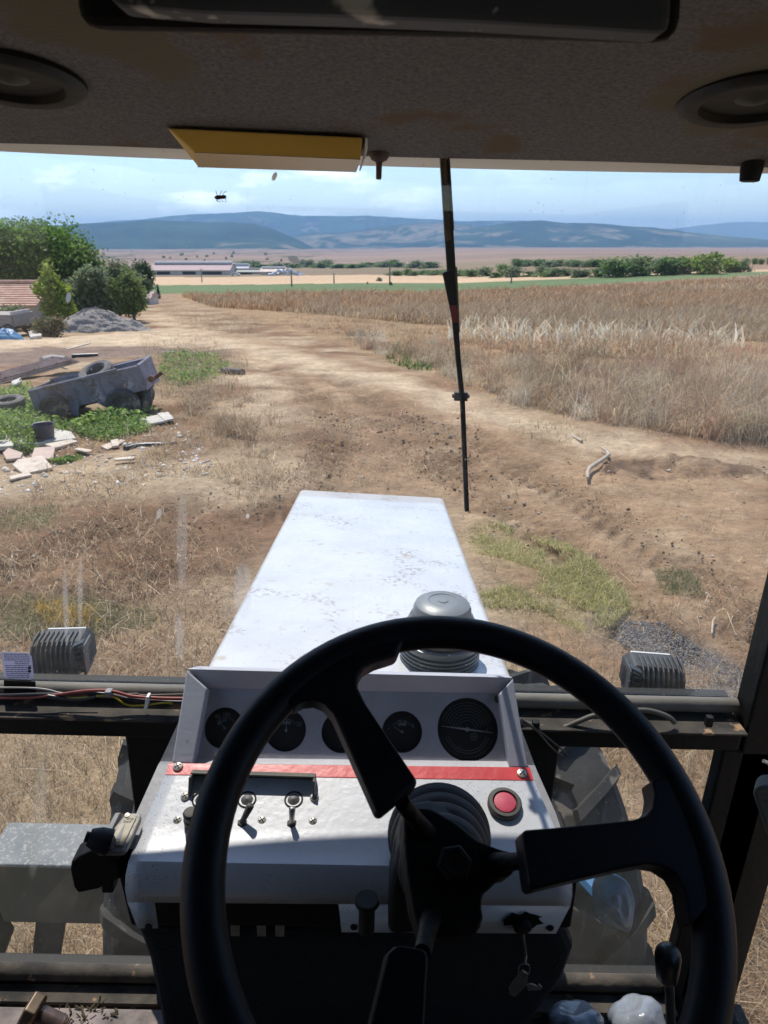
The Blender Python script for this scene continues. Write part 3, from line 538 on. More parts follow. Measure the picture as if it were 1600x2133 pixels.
# ---------------------------------------------------------------- farm buildings
MWall = mat('pale_wall', (.62, .58, .52), (.5, .46, .42), scale=.6, rough=.9); MRoofP = mat('pink_roof', (.50, .36, .34), (.42, .30, .29), scale=.5, stretch=(3, 3, .3), rough=.8)
MWhite = mat('white_trim', (.85, .85, .82), (.75, .75, .72), scale=1, rough=.6); MDark = mat('dark_opening', (.03, .035, .04), rough=.8)
def barn(x0, x1, ytop, ybase, label, roofm, depth=16, panels=True, eave=.62, ridge_m=None, name='barn'):
    a, b = G1(x0, ybase), G1(x1, ybase); b = Vector((b.x, a.y, a.z)); k = pxm((x0+x1)/2, ybase); Ht = (ybase-ytop)*k; Ln = b.x-a.x; r = empty(name, ((a.x+b.x)/2, a.y+depth/2, a.z)); tag(r, label, 'building')
    he = Ht*(1-eave); hd = depth/2
    MB().box((0, 0, he/2), (Ln, depth, he)).build('wall', MWall, r)
    m = MB(); m.nprism([(-Ln/2-.4, -hd-.6, he), (-Ln/2-.4, 0, Ht*.93), (-Ln/2-.4, hd+.6, he), (-Ln/2-.4, hd+.6, he-.2), (-Ln/2-.4, 0, Ht*.93-.25), (-Ln/2-.4, -hd-.6, he-.2)], (Ln+.8, 0, 0)); m.build('roof', roofm, r)
    m = MB(); m.nprism([(-Ln/2, -hd+.1, he), (-Ln/2, 0, Ht*.93-.3), (-Ln/2, hd-.1, he)], (Ln, 0, 0)); m.build('gable', MWall, r)
    MB().box((0, 0, Ht*.93+.25), (Ln*.99, depth*.22, Ht*.17)).build('ridge_vent', ridge_m or MWhite, r)
    if panels:
        x = -Ln/2+3; rq = random.Random(int(x0))
        while x < Ln/2-4:
            w = rq.choice((3, 6, 9, 14)); w = min(w, Ln/2-2-x); MB().box((x+w/2, -hd-.03, he*.42), (w, .12, he*.62)).build('wall_opening', MDark, r); x += w+rq.uniform(3, 9)
    return r
barn(314, 479, 548, 573, 'long farm barn with pink roof and white ridge on the left', MRoofP)
barn(481, 516, 551, 566, 'shorter barn with pale lavender roof right of the long barn', mat('lavender_roof', (.66, .62, .64), rough=.7), 10, False, .8)
barn(486, 560, 561, 572, 'low grey shed behind the parked white car', mat('grey_roof', (.42, .42, .36), rough=.8), 8, True, .5, MWall)
barn(543, 586, 558, 573, 'low shed with a rusty pink and white roof at the right end of the farm', mat('rust_roof', (.60, .42, .33), (.72, .66, .6), scale=.25, rough=.8), 9, True, .55)
def small_car(px, by, label, w=12):
    p = G1(px, by); r = empty('parked_car', p, (0, 0, .1)); tag(r, label, 'car'); m = MB()
    m.nprism([(-2, -.8, .3), (2, -.8, .3), (2, -.8, .8), (1.1, -.8, .95), (.6, -.8, 1.4), (-1.2, -.8, 1.4), (-1.9, -.8, .9)], (0, 1.6, 0)); m.build('body', MWhite, r, bevel=.08)
    MB().nprism([(1.0, -.82, .95), (.55, -.82, 1.33), (-1.1, -.82, 1.33), (-1.6, -.82, .95)], (0, 1.64, 0)).build('window', MDark, r)
    for x in (-1.25, 1.25): MB().lathe([(.0, -.87), (.32, -.87), (.32, .87), (0, .87)], (x, 0, .32), (0, 1, 0), 16).build('wheel', MDark, r)
small_car(491, 574.5, 'tiny white car parked before the low grey shed')
p = G1(597, 574); m = MB(); rq = random.Random(3)
for k in range(46):
    a = rq.uniform(-1, 1); m.box((a*7, rq.uniform(-2, 2), rq.uniform(0, 1)*(1-abs(a))*3.2+.2), (rq.uniform(.6, 1.8), rq.uniform(.5, 1.4), rq.uniform(.4, 1)), Matrix.Rotation(rq.uniform(0, 3), 3, 'Z') @ Matrix.Rotation(rq.uniform(-.5, .5), 3, 'X'))
o = m.build('scrap_heap', mat('pale_scrap', (.75, .8, .86), (.38, .44, .52), scale=.7, rough=.5)); o.location = p; tag(o, 'pale bluish scrap heap at the right end of the farm', 'heap')
# utility poles
MPole = mat('weathered_wood', (.16, .13, .11), (.22, .19, .16), scale=5, stretch=(1, 1, .1))
pole0 = None
for px, by, h, lab in ((421, 588, 27, 'utility pole before the long barn'), (608, 597, 32, 'utility pole standing under the scrap heap'), (696, 590, 20, 'short thin utility pole in the pale field'), (812, 594, 42, 'tallest utility pole with a bush at its foot'), (1065, 590, 22, 'utility pole at the green strip right of the wiper')):
    p, _, hm = at(px, by, 1, h)
    if pole0 is None:
        pole0 = r = empty('utility_pole', p); tag(r, lab, 'pole', 'utility poles across the valley fields'); MB().tube([(0, 0, -.2), (0, 0, 8)], [.15, .10], 8).build('post', MPole, r)
        MB().box((0, 0, 7.4), (1.5, .12, .14)).build('crossarm', MPole, r); h0 = 8.
        for x in (-.65, 0, .65): MB().lathe([(.05, 0), (.07, .06), (.04, .16), (0, .2)], (x, 0, 7.47), (0, 0, 1), 8).build('insulator', MWhite, r)
        r.scale = (1, 1, hm/8)
    else: o = copy_thing(pole0, p, label=lab); o.scale = (1, 1, hm/8)
# tiled house at the left
MTile = mat('clay_tile', (.42, .22, .15), (.55, .36, .27), scale=3, rough=.85, bump=.5, bscale=12)
p = G1(10, 676); k = pxm(10, 676); r = empty('tiled_house', p+Vector((-1.2, 2.2, 0)), (0, 0, .04)); tag(r, 'low house with a ribbed red clay tile roof at the left edge', 'house')
zr = (676-596)*k; ze = (676-634)*k; xw = 74*k+1.2
MB().box((xw-4.2, 0, ze/2), (7.6, 4.2, ze)).build('wall', MWall, r)
m = MB()
for i_ in range(10):     # courses of tiles, stepped
    t0, t1 = i_/10, (i_+1)/10; y0, y1 = -2.6+2.6*t0, -2.6+2.6*t1; z0, z1 = ze-.1+(zr-ze)*t0, ze-.1+(zr-ze)*t1
    m.nprism([(xw-8.5, y0-.05, z0+.05), (xw-8.5, y1, z1+.02), (xw-8.5, y1, z1-.04), (xw-8.5, y0-.05, z0-.02)], (8.5, 0, 0))
    m.nprism([(xw-8.5, -y0+.05, z0+.05), (xw-8.5, -y1, z1+.02), (xw-8.5, -y1, z1-.04), (xw-8.5, -y0+.05, z0-.02)], (8.5, 0, 0))
m.build('roof', MTile, r); MB().tube([(xw-8.5, 0, zr+.0), (xw, 0, zr+.0)], .11, 10).build('ridge_tile', MTile, r)
MB().nprism([(xw-.45, -2.0, ze), (xw-.45, 0, zr-.15), (xw-.45, 2.0, ze)], (-.1, 0, 0)).build('gable', MWall, r)
MB().box((xw-2.5, -2.13, ze*.5), (.9, .08, .8)).build('window', MDark, r)
# small hut in the trees
p, wm, hm = at(311, 634, 24, 26); r = empty('small_hut', p); tag(r, 'small hut with a pinkish roof under the green tree by the road', 'hut')
MB().box((0, 0, hm*.3), (wm, 2.5, hm*.6)).build('wall', MWall, r); MB().nprism([(-wm*.6, -1.5, hm*.55), (-wm*.6, 0, hm), (-wm*.6, 1.5, hm*.55)], (wm*1.2, 0, 0)).build('roof', mat('pale_tile', (.55, .40, .34), rough=.9), r)
MB().box((wm*.1, -1.28, hm*.25), (wm*.4, .06, hm*.4)).build('door', mat('green_door', (.05, .10, .09)), r)
# wooden wagon at the left edge
MWood = mat('old_planks', (.34, .29, .25), (.22, .18, .15), scale=6, stretch=(.4, 1, 4), bump=.4, bscale=25); MRubber = mat('tyre_rubber', (.045, .043, .042), (.08, .075, .07), scale=9, rough=.85, bump=.3, bscale=60, spots=(.2, .16, .12), spot_scale=7, spot_t=.58)
MRust = mat('rust', (.20, .09, .05), (.11, .05, .035), scale=12, rough=.9, bump=.3, bscale=60)
p, wm, hm = at(15, 700, 86, 62); r = empty('farm_wagon', p, (0, 0, -.06)); tag(r, 'old farm wagon with pale plank sides at the left edge', 'wagon')
MB().box((0, 0, hm*.56), (wm, 1.5, hm*.38)).build('side_boards', MWood, r, bevel=.01)
MB().box((wm*.47, -.1, hm*.62), (.09, 1.3, hm*.46)).build('tail_board', mat('pale_plank', (.55, .5, .46), (.4, .36, .33), scale=5), r, bevel=.01)
MB().box((0, 0, hm*.32), (wm*.9, .5, .09)).build('chassis', MRust, r)
for x in (-.33, .33):
    for y in (-.7, .7): MB().lathe([(0, -.08), (.1, -.09), (.16, -.07), (.26, -.08), (.29, 0), (.26, .08), (.16, .07), (.1, .09), (0, .08)], (x*wm, y, .29), (0, 1, 0), 20).build('wheel', MRubber, r, smooth=40)
m = MB(); p, wm, hm = at(10, 708, 76, 22); us = []
NU = 20
vs = []
for a in range(NU):
    for b in range(NU):
        x, y = a/(NU-1)*2-1, b/(NU-1)*2-1; rr = max(0, 1-(x*x+y*y)); vs.append((x*wm/2, y*.5, hm*(rr**.6)*(.8+.5*_T[a*3 % 256, b*5])))
m.add(vs, [(a*NU+b, (a+1)*NU+b, (a+1)*NU+b+1, a*NU+b+1) for a in range(NU-1) for b in range(NU-1)])
o = m.build('tarpaulin', mat('blue_tarp', (.05, .16, .30), (.10, .26, .42), scale=4, rough=.45), smooth=60, sub=1); o.location = p+Vector((0, 0, -.03)); tag(o, 'crumpled blue tarpaulin on the ground by the wagon', 'tarpaulin')
# gravel mound
p, wm, hm = at(184, 692, 200, 46); NR, NA = 46, 96; vs = []; rg2 = np.random.default_rng(2)
for i_ in range(NR):
    for j_ in range(NA):
        t = i_/(NR-1); a = 2*math.pi*j_/NA; n_ = float(fbm(np.array([3+t*6*math.cos(a)]), np.array([5+t*6*math.sin(a)]), 4)[0])-.5
        sk = .12*math.cos(a)*t; rr = t*(1+.10*math.sin(3*a+1)+.25*n_*t)
        vs.append((rr*math.cos(a)*wm/2*(1.1 if math.cos(a) > 0 else 1), rr*math.sin(a)*1.35, hm*(1-t**1.5)*(1+.35*n_)+.07*n_+rg2.normal(0, .018)-.06))
m = MB(); m.add(vs, [(i_*NA+j_, i_*NA+(j_+1) % NA, (i_+1)*NA+(j_+1) % NA, (i_+1)*NA+j_) for i_ in range(NR-1) for j_ in range(NA)])
o = m.build('gravel_mound', mat('grey_gravel', (.20, .18, .16), (.34, .30, .265), scale=9, bump=1, bscale=22, rough=.95, spots=(.42, .38, .35), spot_scale=26, spot_t=.6), smooth=80); o.location = p+Vector((0, .8, 0)); tag(o, 'grey gravel mound beside the dirt road', 'mound')
# ---------------------------------------------------------------- wrecked trailer and litter
MViolet = mat('faded_violet_paint', (.215, .20, .235), (.15, .14, .165), scale=4, rough=.6, spots=(.11, .07, .06), spot_scale=9, spot_t=.63, spots2=(.34, .32, .36), spot2_scale=3, spot2_t=.6, bump=.15, bscale=8)
p = G1(196, 866); k = pxm(196, 866); r = empty('scrap_trailer', p+Vector((0, .25, 0)), (0, 0, rad(4))); tag(r, 'wrecked box trailer with faded violet sides and a tyre lying in it', 'trailer')
Rt = Matrix.Rotation(-rad(12), 3, 'Y'); Lb, Wb, Hb = 226*k, .80, 52*k; zc = 58*k
def tb(pt): return Rt @ Vector(pt)+Vector((0, 0, zc))
m = MB(); th_ = .02
for (c, d) in (((0, -Wb/2, 0), (Lb, th_, Hb)), ((0, Wb/2, 0), (Lb, th_, Hb)), ((-Lb/2, 0, 0), (th_, Wb, Hb)), ((Lb/2, 0, .01), (th_, Wb, Hb*1.05)), ((0, 0, -Hb*.35), (Lb, Wb, th_))): m.box(tb(c), d, Rt)
for x in (-.42, -.1, .12): m.box(tb((x*Lb, -Wb/2-.015, 0)), (.035, .02, Hb*1.02), Rt)
m.box(tb((-.1*Lb, -Wb/2-.02, .49*Hb)), (Lb*.8, .03, .03), Rt)
rj = random.Random(9); m.v = [(x+rj.uniform(-.012, .012), y+rj.uniform(-.02, .02), z+rj.uniform(-.02, .02)) for x, y, z in m.v]
cluster(MViolet, (.12, .075, .055), 3.5, .50, 24, .47, .9); m.build('box_body', MViolet, r, bevel=.006)
m = MB()     # wheel arch skirts hanging below the box
for cx, w_ in ((-.25, .30), (.08, .16)): m.nprism([tb(((cx-w_/2)*Lb, -Wb/2-.03, -.3*Hb)), tb(((cx+w_/2)*Lb, -Wb/2-.03, -.3*Hb)), tb(((cx+w_*.3)*Lb, -Wb/2-.03, -.9*Hb)), tb(((cx-w_*.1)*Lb, -Wb/2-.03, -.62*Hb))], (0, .025, 0))
m.build('fender', MViolet, r)
MB().box(tb((0, 0, -.55*Hb)), (Lb*.95, .4, .07), Rt).build('chassis', MRust, r, bevel=.01)
tyre_prof = lambda R, w: [(R*.52, -w*.35), (R*.62, -w*.5), (R*.88, -w*.5), (R*.98, -w*.36), (R, 0), (R*.98, w*.36), (R*.88, w*.5), (R*.62, w*.5), (R*.52, w*.35)]
for x, y, R_ in ((-.30, -.46, .21), (-.30, .46, .21), (.30, -.44, .24), (.30, .44, .24)):
    w = empty('wheel', (x*Lb, y, R_-.05), (0, 0, 0), r); MB().lathe(tyre_prof(R_, .15), (0, 0, 0), (0, 1, 0), 28).build('tyre', MRubber, w, smooth=40); MB().lathe([(0, -.03), (.03, -.05), (R_*.5, -.045), (R_*.56, 0), (R_*.5, .045), (0, .03)], (0, 0, 0), (0, 1, 0), 20).build('rim', MRust, w, smooth=40)
m = MB(); m.tube([tb((Lb*.45, 0, -.4*Hb)), tb((Lb*.62, 0, -.1*Hb))], .03, 8); m.lathe([(0, -.05), (.045, -.03), (.045, .03), (0, .05)], tb((Lb*.56, -.3, -.15*Hb)), (0, 1, 0), 12); m.build('drawbar', MRust, r)
def tyre(loc, rot, R_, w_, lab, mt=None):
    m = MB(); m.lathe(tyre_prof(R_, w_)+[(R_*.52, -w_*.35)], (0, 0, 0), (0, 0, 1), 32); o = m.build('old_tyre', mt or MRubber, smooth=40); o.location = loc; o.rotation_euler = rot; tag(o, lab, 'tyre')
def gp(px, py, dz=0): return G1(px, py)+Vector((0, 0, dz))
MTy2 = mat('dusty_tyre', (.20, .18, .16), (.12, .11, .10), scale=8, rough=.9)
tyre(p+Vector((-.05, .45, zc+.13)), (rad(22), rad(-14), 0), .27, .17, 'dusty grey tyre lying tilted inside the violet trailer', MTy2)
tyre(gp(298, 862, .2), (rad(72), rad(8), rad(-50)), .24, .15, 'black tyre leaning against the right end of the violet trailer')
tyre(gp(20, 852, .1), (rad(8), 0, 0), .24, .13, 'grey old tyre lying in the green weeds at the left edge', MTy2)
def slab(pts, th, name, m_, lab, cat, dz=.03, tilt=0):
    c = G1(sum(a for a, b in pts)/len(pts), sum(b for a, b in pts)/len(pts)); P = [G1(a, b)-c for a, b in pts]
    P = [Vector((q.x, q.y, tilt*q.y)) for q in P]; o = MB().nprism([q+Vector((0, 0, th)) for q in P], (0, 0, -th)).build(name, m_, bevel=min(.006, th*.3)); o.location = c+Vector((0, 0, dz)); tag(o, lab, cat); return o
MConc = mat('pale_concrete', (.58, .54, .46), (.44, .40, .34), scale=8, bump=.4, bscale=50, spots=(.25, .22, .17), spot_scale=12, spot_t=.66)
MBoard = mat('pale_board', (.62, .52, .40), (.48, .38, .29), scale=10, bump=.3, bscale=50, spots=(.3, .22, .15), spot_scale=14, spot_t=.64); MPinkb = mat('pinkish_board', (.52, .37, .28), (.42, .30, .24), scale=9)
slab([(-40, 922), (110, 905), (150, 912), (160, 925), (60, 938), (-40, 945)], .05, 'concrete_slab', MConc, 'long pale concrete slab under the dark bucket', 'slab')
slab([(95, 938), (150, 928), (165, 932), (118, 945)], .03, 'board', MBoard, 'thin pale board lying right of the bucket', 'board', .05)
slab([(66, 963), (75, 950), (118, 948), (112, 965)], .03, 'board', MPinkb, 'pinkish square board below the bucket', 'board', .05, .15)
slab([(28, 980), (40, 972), (92, 966), (112, 984), (50, 994)], .03, 'board', MBoard, 'wrinkled cream board nearest to the tractor in the litter', 'board', .04, .1)
slab([(8, 955), (20, 945), (50, 955), (45, 965), (15, 968)], .03, 'board', MPinkb, 'pinkish broken board at the far left of the litter', 'board', .04)
slab([(20, 1000), (60, 990), (68, 996), (24, 1005)], .02, 'board', MBoard, 'thin strip of board nearest to the left edge', 'board', .02)
slab([(285, 884), (330, 876), (345, 888), (300, 896)], .03, 'board', MConc, 'white board lying right of the violet trailer', 'board', .05)
slab([(328, 874), (352, 871), (364, 884), (345, 888)], .03, 'board', MConc, 'small white board piece at the right end of the trailer litter', 'board', .06)
slab([(210, 938), (255, 925), (262, 928), (225, 945)], .02, 'board', MBoard, 'narrow cream board under the violet trailer', 'board', .04)
slab([(232, 930), (248, 927), (250, 940), (236, 942)], .03, 'board', MBoard, 'small cream block beside the black pipe', 'board', .05)
slab([(300, 926), (335, 920), (342, 925), (305, 930)], .02, 'board', MBoard, 'cream strip above the right end of the black pipe', 'board', .03)
slab([(25, 802), (45, 796), (47, 802), (28, 807)], .04, 'board', MConc, 'small white plate below the corrugated sheets', 'board', .03)
slab([(60, 700), (85, 698), (88, 704), (64, 706)], .1, 'stone', MConc, 'grey stone at the foot of the gravel mound', 'stone', .05)
for (a_, b_, w_, h_, an, tn_, lab, mt_) in ((172, 778, .5, .05, .5, .2, 'grey plank sticking up inside the violet trailer', MBoard), (150, 846, .35, .04, .2, .1, 'dark plank wedged under the violet trailer', MBark), (215, 905, .42, .03, -.3, 0, 'dark splintered board on the ground below the trailer', MBark), (70, 935, .3, .05, .9, .1, 'brown splinter leaning against the bucket slab', MBark), (176, 950, .26, .02, -.5, 0, 'pale splinter at the right of the broken boards', MBoard), (262, 968, .22, .02, .3, 0, 'thin pale lath in the straw below the black pipe', MBoard)):
    q = gp(a_, b_, .06+(.50 if b_ < 800 else 0)); o = MB().nprism([(-w_/2, -.03, 0), (w_*.45, -.04, 0), (w_*.52, .0, 0), (w_*.4, .035, 0), (-w_*.46, .03, 0)], (0, 0, .02)).build('plank', mt_, bevel=.004); o.location = q; o.rotation_euler = (.1, -tn_, an); tag(o, lab, 'plank')
q = gp(252, 858, .50); m = MB(); NU = 12; rj = random.Random(3)
m.add([(a/(NU-1)*.34-.17, b/(NU-1)*.2-.1, .05*math.sin(a*.9)*math.cos(b*.8)+rj.uniform(-.012, .012)+.05) for a in range(NU) for b in range(NU)], [(a*NU+b, (a+1)*NU+b, (a+1)*NU+b+1, a*NU+b+1) for a in range(NU-1) for b in range(NU-1)])
o = m.build('rag', mat('pale_blue_rag', (.45, .58, .68), (.3, .42, .52), scale=12, rough=.8), smooth=60, solid=.006); o.location = q; tag(o, 'pale blue rag lying over the rim of the violet trailer', 'rag')
# corrugated sheets
a, b = G1(-30, 800), G1(152, 770); r = empty('sheet_stack', (a+b)/2+Vector((0, 0, .1)), (rad(4), rad(-1), math.atan2(b.y-a.y, b.x-a.x))); tag(r, 'stack of rusty pink corrugated roof sheets on the ground', 'sheet stack'); Ls = (b-a).length
MSheet = mat('rusty_sheet', (.32, .21, .17), (.42, .32, .27), scale=4, rough=.7, spots=(.2, .1, .08), spot_scale=9, spot_t=.6)
for q in range(3):
    m = MB(); n_ = 36; vs = []; W_ = .42
    for i_ in range(n_+1):
        yy = -W_/2+W_*i_/n_; zz = .022*math.sin(i_*math.pi/2)+.035*q
        vs += [(-Ls/2+.08*q, yy+.02*q, zz), (Ls/2-.12*q, yy, zz+.01*q)]
    m.add(vs, [(2*i_, 2*i_+1, 2*i_+3, 2*i_+2) for i_ in range(n_)]); m.build('sheet', MSheet, r, solid=.004)
# bucket
o = empty('bucket', gp(97, 925, .05)); tag(o, 'dark open bucket standing on the pale slab', 'bucket')
MB().lathe([(0, 0), (.10, 0), (.125, .19), (.133, .2), (.133, .21), (.118, .205), (.095, .015), (0, .015)], (0, 0, 0), (0, 0, 1), 28).build('pail', mat('dark_plastic', (.04, .05, .075), rough=.5), o, smooth=40)
MB().tube([(.125*math.cos(t), .0+.05*math.sin(t)-.1, .19-.02*math.sin(t)) for t in np.linspace(0, math.pi, 12)], .004, 6).build('handle', MRust, o)
def stick(pts, r_, name, m_, lab, cat, dz=.02):
    P = [gp(a, b, dz) for a, b in pts]; c = P[0].copy(); o = MB().tube([q-c for q in P], r_, 8).build(name, m_, smooth=50); o.location = c; tag(o, lab, cat)
MBone = mat('pale_wood', (.50, .42, .32), (.36, .28, .20), scale=20, stretch=(1, 1, 1)); MBlk = mat('black_pipe', (.02, .022, .025), (.04, .04, .05), scale=9, rough=.35)
stick([(262, 944), (285, 938), (310, 936), (350, 934)], [.04, .045, .04, .025], 'pipe', MBlk, 'black bent pipe lying below the violet trailer', 'pipe', .05)
stick([(383, 982), (410, 972), (437, 963)], .013, 'stick', mat('grey_wood', (.42, .38, .36), (.3, .27, .25), scale=20), 'straight grey stick lying in the straw left of the bonnet', 'stick')
stick([(1250, 936), (1263, 944), (1268, 952), (1258, 960), (1240, 972), (1228, 980), (1223, 990), (1224, 1001)], [.012, .018, .022, .022, .024, .024, .022, .016], 'branch', MBone, 'curved pale branch on the bare dirt road', 'branch', .03)
stick([(1176, 904), (1190, 910), (1212, 922)], [.01, .016, .02], 'branch', MBone, 'short pale branch stub above the curved one', 'branch')
stick([(1466, 868), (1490, 882), (1508, 893)], [.008, .01, .022], 'branch', MBone, 'pale snapped branch at the edge of the weeds on the right', 'branch', .06)
stick([(1482, 1325), (1484, 1300), (1489, 1292)], [.006, .008, .006], 'twig', MBone, 'thin pale twig on the reddish dirt at the right', 'twig')
stick([(40, 878), (75, 866), (100, 860)], .012, 'pipe', MBlk, 'thin black rod stuck out of the green weeds', 'pipe', .12)
stick([(340, 741), (366, 741)], .07, 'log', MBlk, 'short dark log beside the green weeds', 'log', .05)
stick([(465, 776), (505, 780)], .09, 'log', mat('dark_log', (.07, .05, .04)), 'dark log at the end of the green weed patch', 'log', .03)
stick([(150, 746), (205, 744)], .05, 'log', MBlk, 'long dark beam lying beyond the violet trailer', 'log', .06)
stick([(90, 768), (112, 762), (140, 766)], .06, 'sack', mat('pale_sack', (.5, .46, .42), rough=.9), 'pale sack lying on the corrugated sheets', 'sack', .2)
# red machine at the left edge
MRed = mat('faded_red', (.38, .10, .07), (.28, .09, .06), scale=9, rough=.5); c = G1(-24, 925); r = empty('red_implement', c); tag(r, 'edge of a rusty red farm implement at the left picture edge', 'implement')
k = pxm(-10, 925)
m = MB(); m.tube([(-.5, .3, .25), (.0, .1, .36), (.20, 0, .50)], .035, 10); m.tube([(.2, 0, .5), (.18, .2, .85)], .03, 10); m.build('frame_tube', MRed, r, smooth=40)
MB().lathe(tyre_prof(.34, .2), (-.12, -.15, .26), (1, .3, 0), 28).build('tyre', MRubber, r, smooth=40)
# leafy green weeds
def leafy(poly, n, hmax, cols, lab, s=.03):
    P = scat_px(poly, n); P[:, 2] += RNG.random(n)**1.4*hmax*np.clip(fbm(P[:, 0]*1.6, P[:, 1]*1.6, 3)*2.2-.4, .12, 1.1); nrm = RNG.normal(size=(n, 3)); nrm[:, 2] += 1; nrm /= np.linalg.norm(nrm, axis=1)[:, None]
    u = np.cross(nrm, RNG.normal(size=(n, 3))); u /= np.linalg.norm(u, axis=1)[:, None]; w = np.cross(nrm, u); sz = s*RNG.uniform(.5, 1.4, n)[:, None]
    V = np.stack([P-u*sz, P-w*sz*.45, P+u*sz, P+w*sz*.45], 1).reshape(-1, 3); o = npmesh('green_weeds', V, np.arange(4*n).reshape(-1, 4), MLf, np.repeat(pick(cols, n), 4, 0)); tag(o, lab, kind='stuff')
LG = [(.19, .30, .07), (.26, .38, .09), (.13, .22, .05), (.34, .42, .14)]
leafy([(-60, 815), (60, 808), (95, 832), (110, 860), (330, 868), (300, 895), (160, 905), (60, 925), (0, 935), (-80, 930)], 8000, .24, LG, 'bright green leafy weeds round the violet trailer', .035)
leafy([(340, 740), (430, 735), (480, 760), (450, 790), (370, 800), (330, 780)], 2400, .22, LG+[(.3, .24, .12)], 'green leafy weeds in a low clump above the trailer', .04)
leafy([(150, 895), (300, 890), (320, 905), (230, 925), (170, 915)], 2500, .12, LG, 'low green weeds below the violet trailer', .025)
leafy([(30, 912), (75, 905), (80, 945), (30, 945)], 1200, .22, LG[:3], 'dark leafy weed tuft beside the bucket', .028)
leafy([(105, 965), (170, 950), (175, 958), (120, 972)], 1200, .1, LG[:3], 'small green weed tuft beside the pinkish board', .025)
P = scat_px([(75, 1262), (110, 1255), (170, 1268), (205, 1285), (165, 1300), (110, 1300), (85, 1285)], 700); n = len(P)
blades('dry_weeds', P, RNG.gamma(5, .022, n), RNG.uniform(.004, .008, n), .9, pick([(.62, .38, .06), (.5, .33, .08), (.38, .3, .1)], n), MLf, curve=.9, seg=3, label='mustard yellow weed tuft above the left work lamp')
for poly, n_, lab in (([(395, 820), (445, 810), (430, 870), (380, 860)], 900, 'tall straw tuft right of the trailer'), ([(330, 640), (560, 660), (520, 700), (380, 680)], 3500, 'rough straw along the bend of the dirt road'), ([(290, 700), (430, 700), (520, 760), (480, 830), (330, 830)], 2600, 'sparse dry straw round the green weeds'), ([(460, 880), (540, 890), (530, 925), (450, 910)], 1500, 'ochre grass clumps left of the dirt road')):
    P = scat_px(poly, n_); n = len(P); blades('dry_weeds', P, RNG.gamma(4, .045, n), RNG.uniform(.006, .013, n), .6, pick(STRAW, n), MBl, curve=.8, seg=3, label=lab)
# clods and small stones: uncountable
P = np.concatenate([scat_px([(600, 860), (1000, 850), (1000, 1020), (560, 1020)], 1500), scat_px([(940, 940), (1640, 960), (1640, 1450), (1000, 1300)], 2600), scat_px([(1260, 950), (1600, 965), (1600, 990), (1260, 985)], 900), scat_px([(0, 1000), (600, 1020), (440, 1390), (0, 1390)], 2200)]); n = len(P)
def chips(name, P, sz, cols, lab):
    n = len(P); base = np.array([[1, 0, 0], [0, 1, 0], [-1, 0, 0], [0, -1, 0], [0, 0, .8], [0, 0, -.6]], float); A = RNG.normal(size=(n, 1, 3))*.0
    V = base[None]*(.6+.7*RNG.random((n, 6, 1)))*sz[:, None, None]; a = RNG.random(n)*6.28; ca, sa = np.cos(a)[:, None], np.sin(a)[:, None]
    V = np.stack([V[..., 0]*ca-V[..., 1]*sa, V[..., 0]*sa+V[..., 1]*ca, V[..., 2]], -1)+P[:, None]+np.array([0, 0, .012]); V = V.reshape(-1, 3)
    T = np.array([[0, 1, 4], [1, 2, 4], [2, 3, 4], [3, 0, 4], [1, 0, 5], [2, 1, 5], [3, 2, 5], [0, 3, 5]]); T = (np.arange(n)[:, None, None]*6+T).reshape(-1, 3)
    o = npmesh(name, V, np.zeros((0, 4), int), MCl, np.repeat(cols, 6, 0), tri=T); tag(o, lab, kind='stuff')
MCl = attr_mat('clod', rough=.95, spec=.1)
chips('soil_clods', P, RNG.gamma(1.6, .0032, n)*np.clip(P[:, 1]/6, .6, 1.6)+.002, pick([(.23, .14, .085), (.29, .19, .12), (.17, .11, .07), (.38, .31, .25)], n), 'crumbled clods and small stones on the bare track')
P = scat_px([(1300, 1285), (1380, 1300), (1460, 1350), (1560, 1400), (1640, 1480), (1640, 1560), (1440, 1500), (1390, 1400), (1280, 1330)], 7000); n = len(P)
chips('gravel_chips', P, RNG.uniform(.004, .011, n), pick([(.10, .10, .11), (.16, .16, .17), (.07, .07, .08), (.26, .25, .24)], n), 'spilled dark gravel chips at the right of the tractor')
P = scat_px([(0, 880), (380, 880), (480, 1000), (0, 1040)], 1000); n = len(P); chips('rubble', P, RNG.gamma(2, .008, n)+.004, pick([(.6, .52, .42), (.45, .36, .28), (.66, .62, .55)], n), 'pale rubble bits strewn round the trailer litter')

ORD = 'first second third fourth fifth sixth seventh eighth ninth tenth eleventh twelfth thirteenth fourteenth fifteenth sixteenth seventeenth eighteenth nineteenth twentieth twenty-first twenty-second twenty-third twenty-fourth twenty-fifth twenty-sixth'.split()
for g_, w_ in (('scrub bushes on the far plain', 'scrub bush on the far brown plain'), ('trees of the distant row left of the wiper', 'small tree of the distant row left of the wiper'), ('trees of the nearer row right of the wiper', 'low tree of the nearer row right of the wiper'), ('trees of the farther row right of the wiper', 'small tree of the farther row right of the wiper'), ('trees of the nearer row left of the wiper', 'low tree of the nearer row left of the wiper'), ('trees of the far row at the right edge', 'dark tree of the far row at the right edge')):
    for k_, o_ in enumerate(sorted([o for o in scene.objects if o.get('group') == g_], key=lambda o: o.location.x/o.location.y)): o_['label'] = ORD[min(k_, 25)]+' '+w_+', counted from the left'
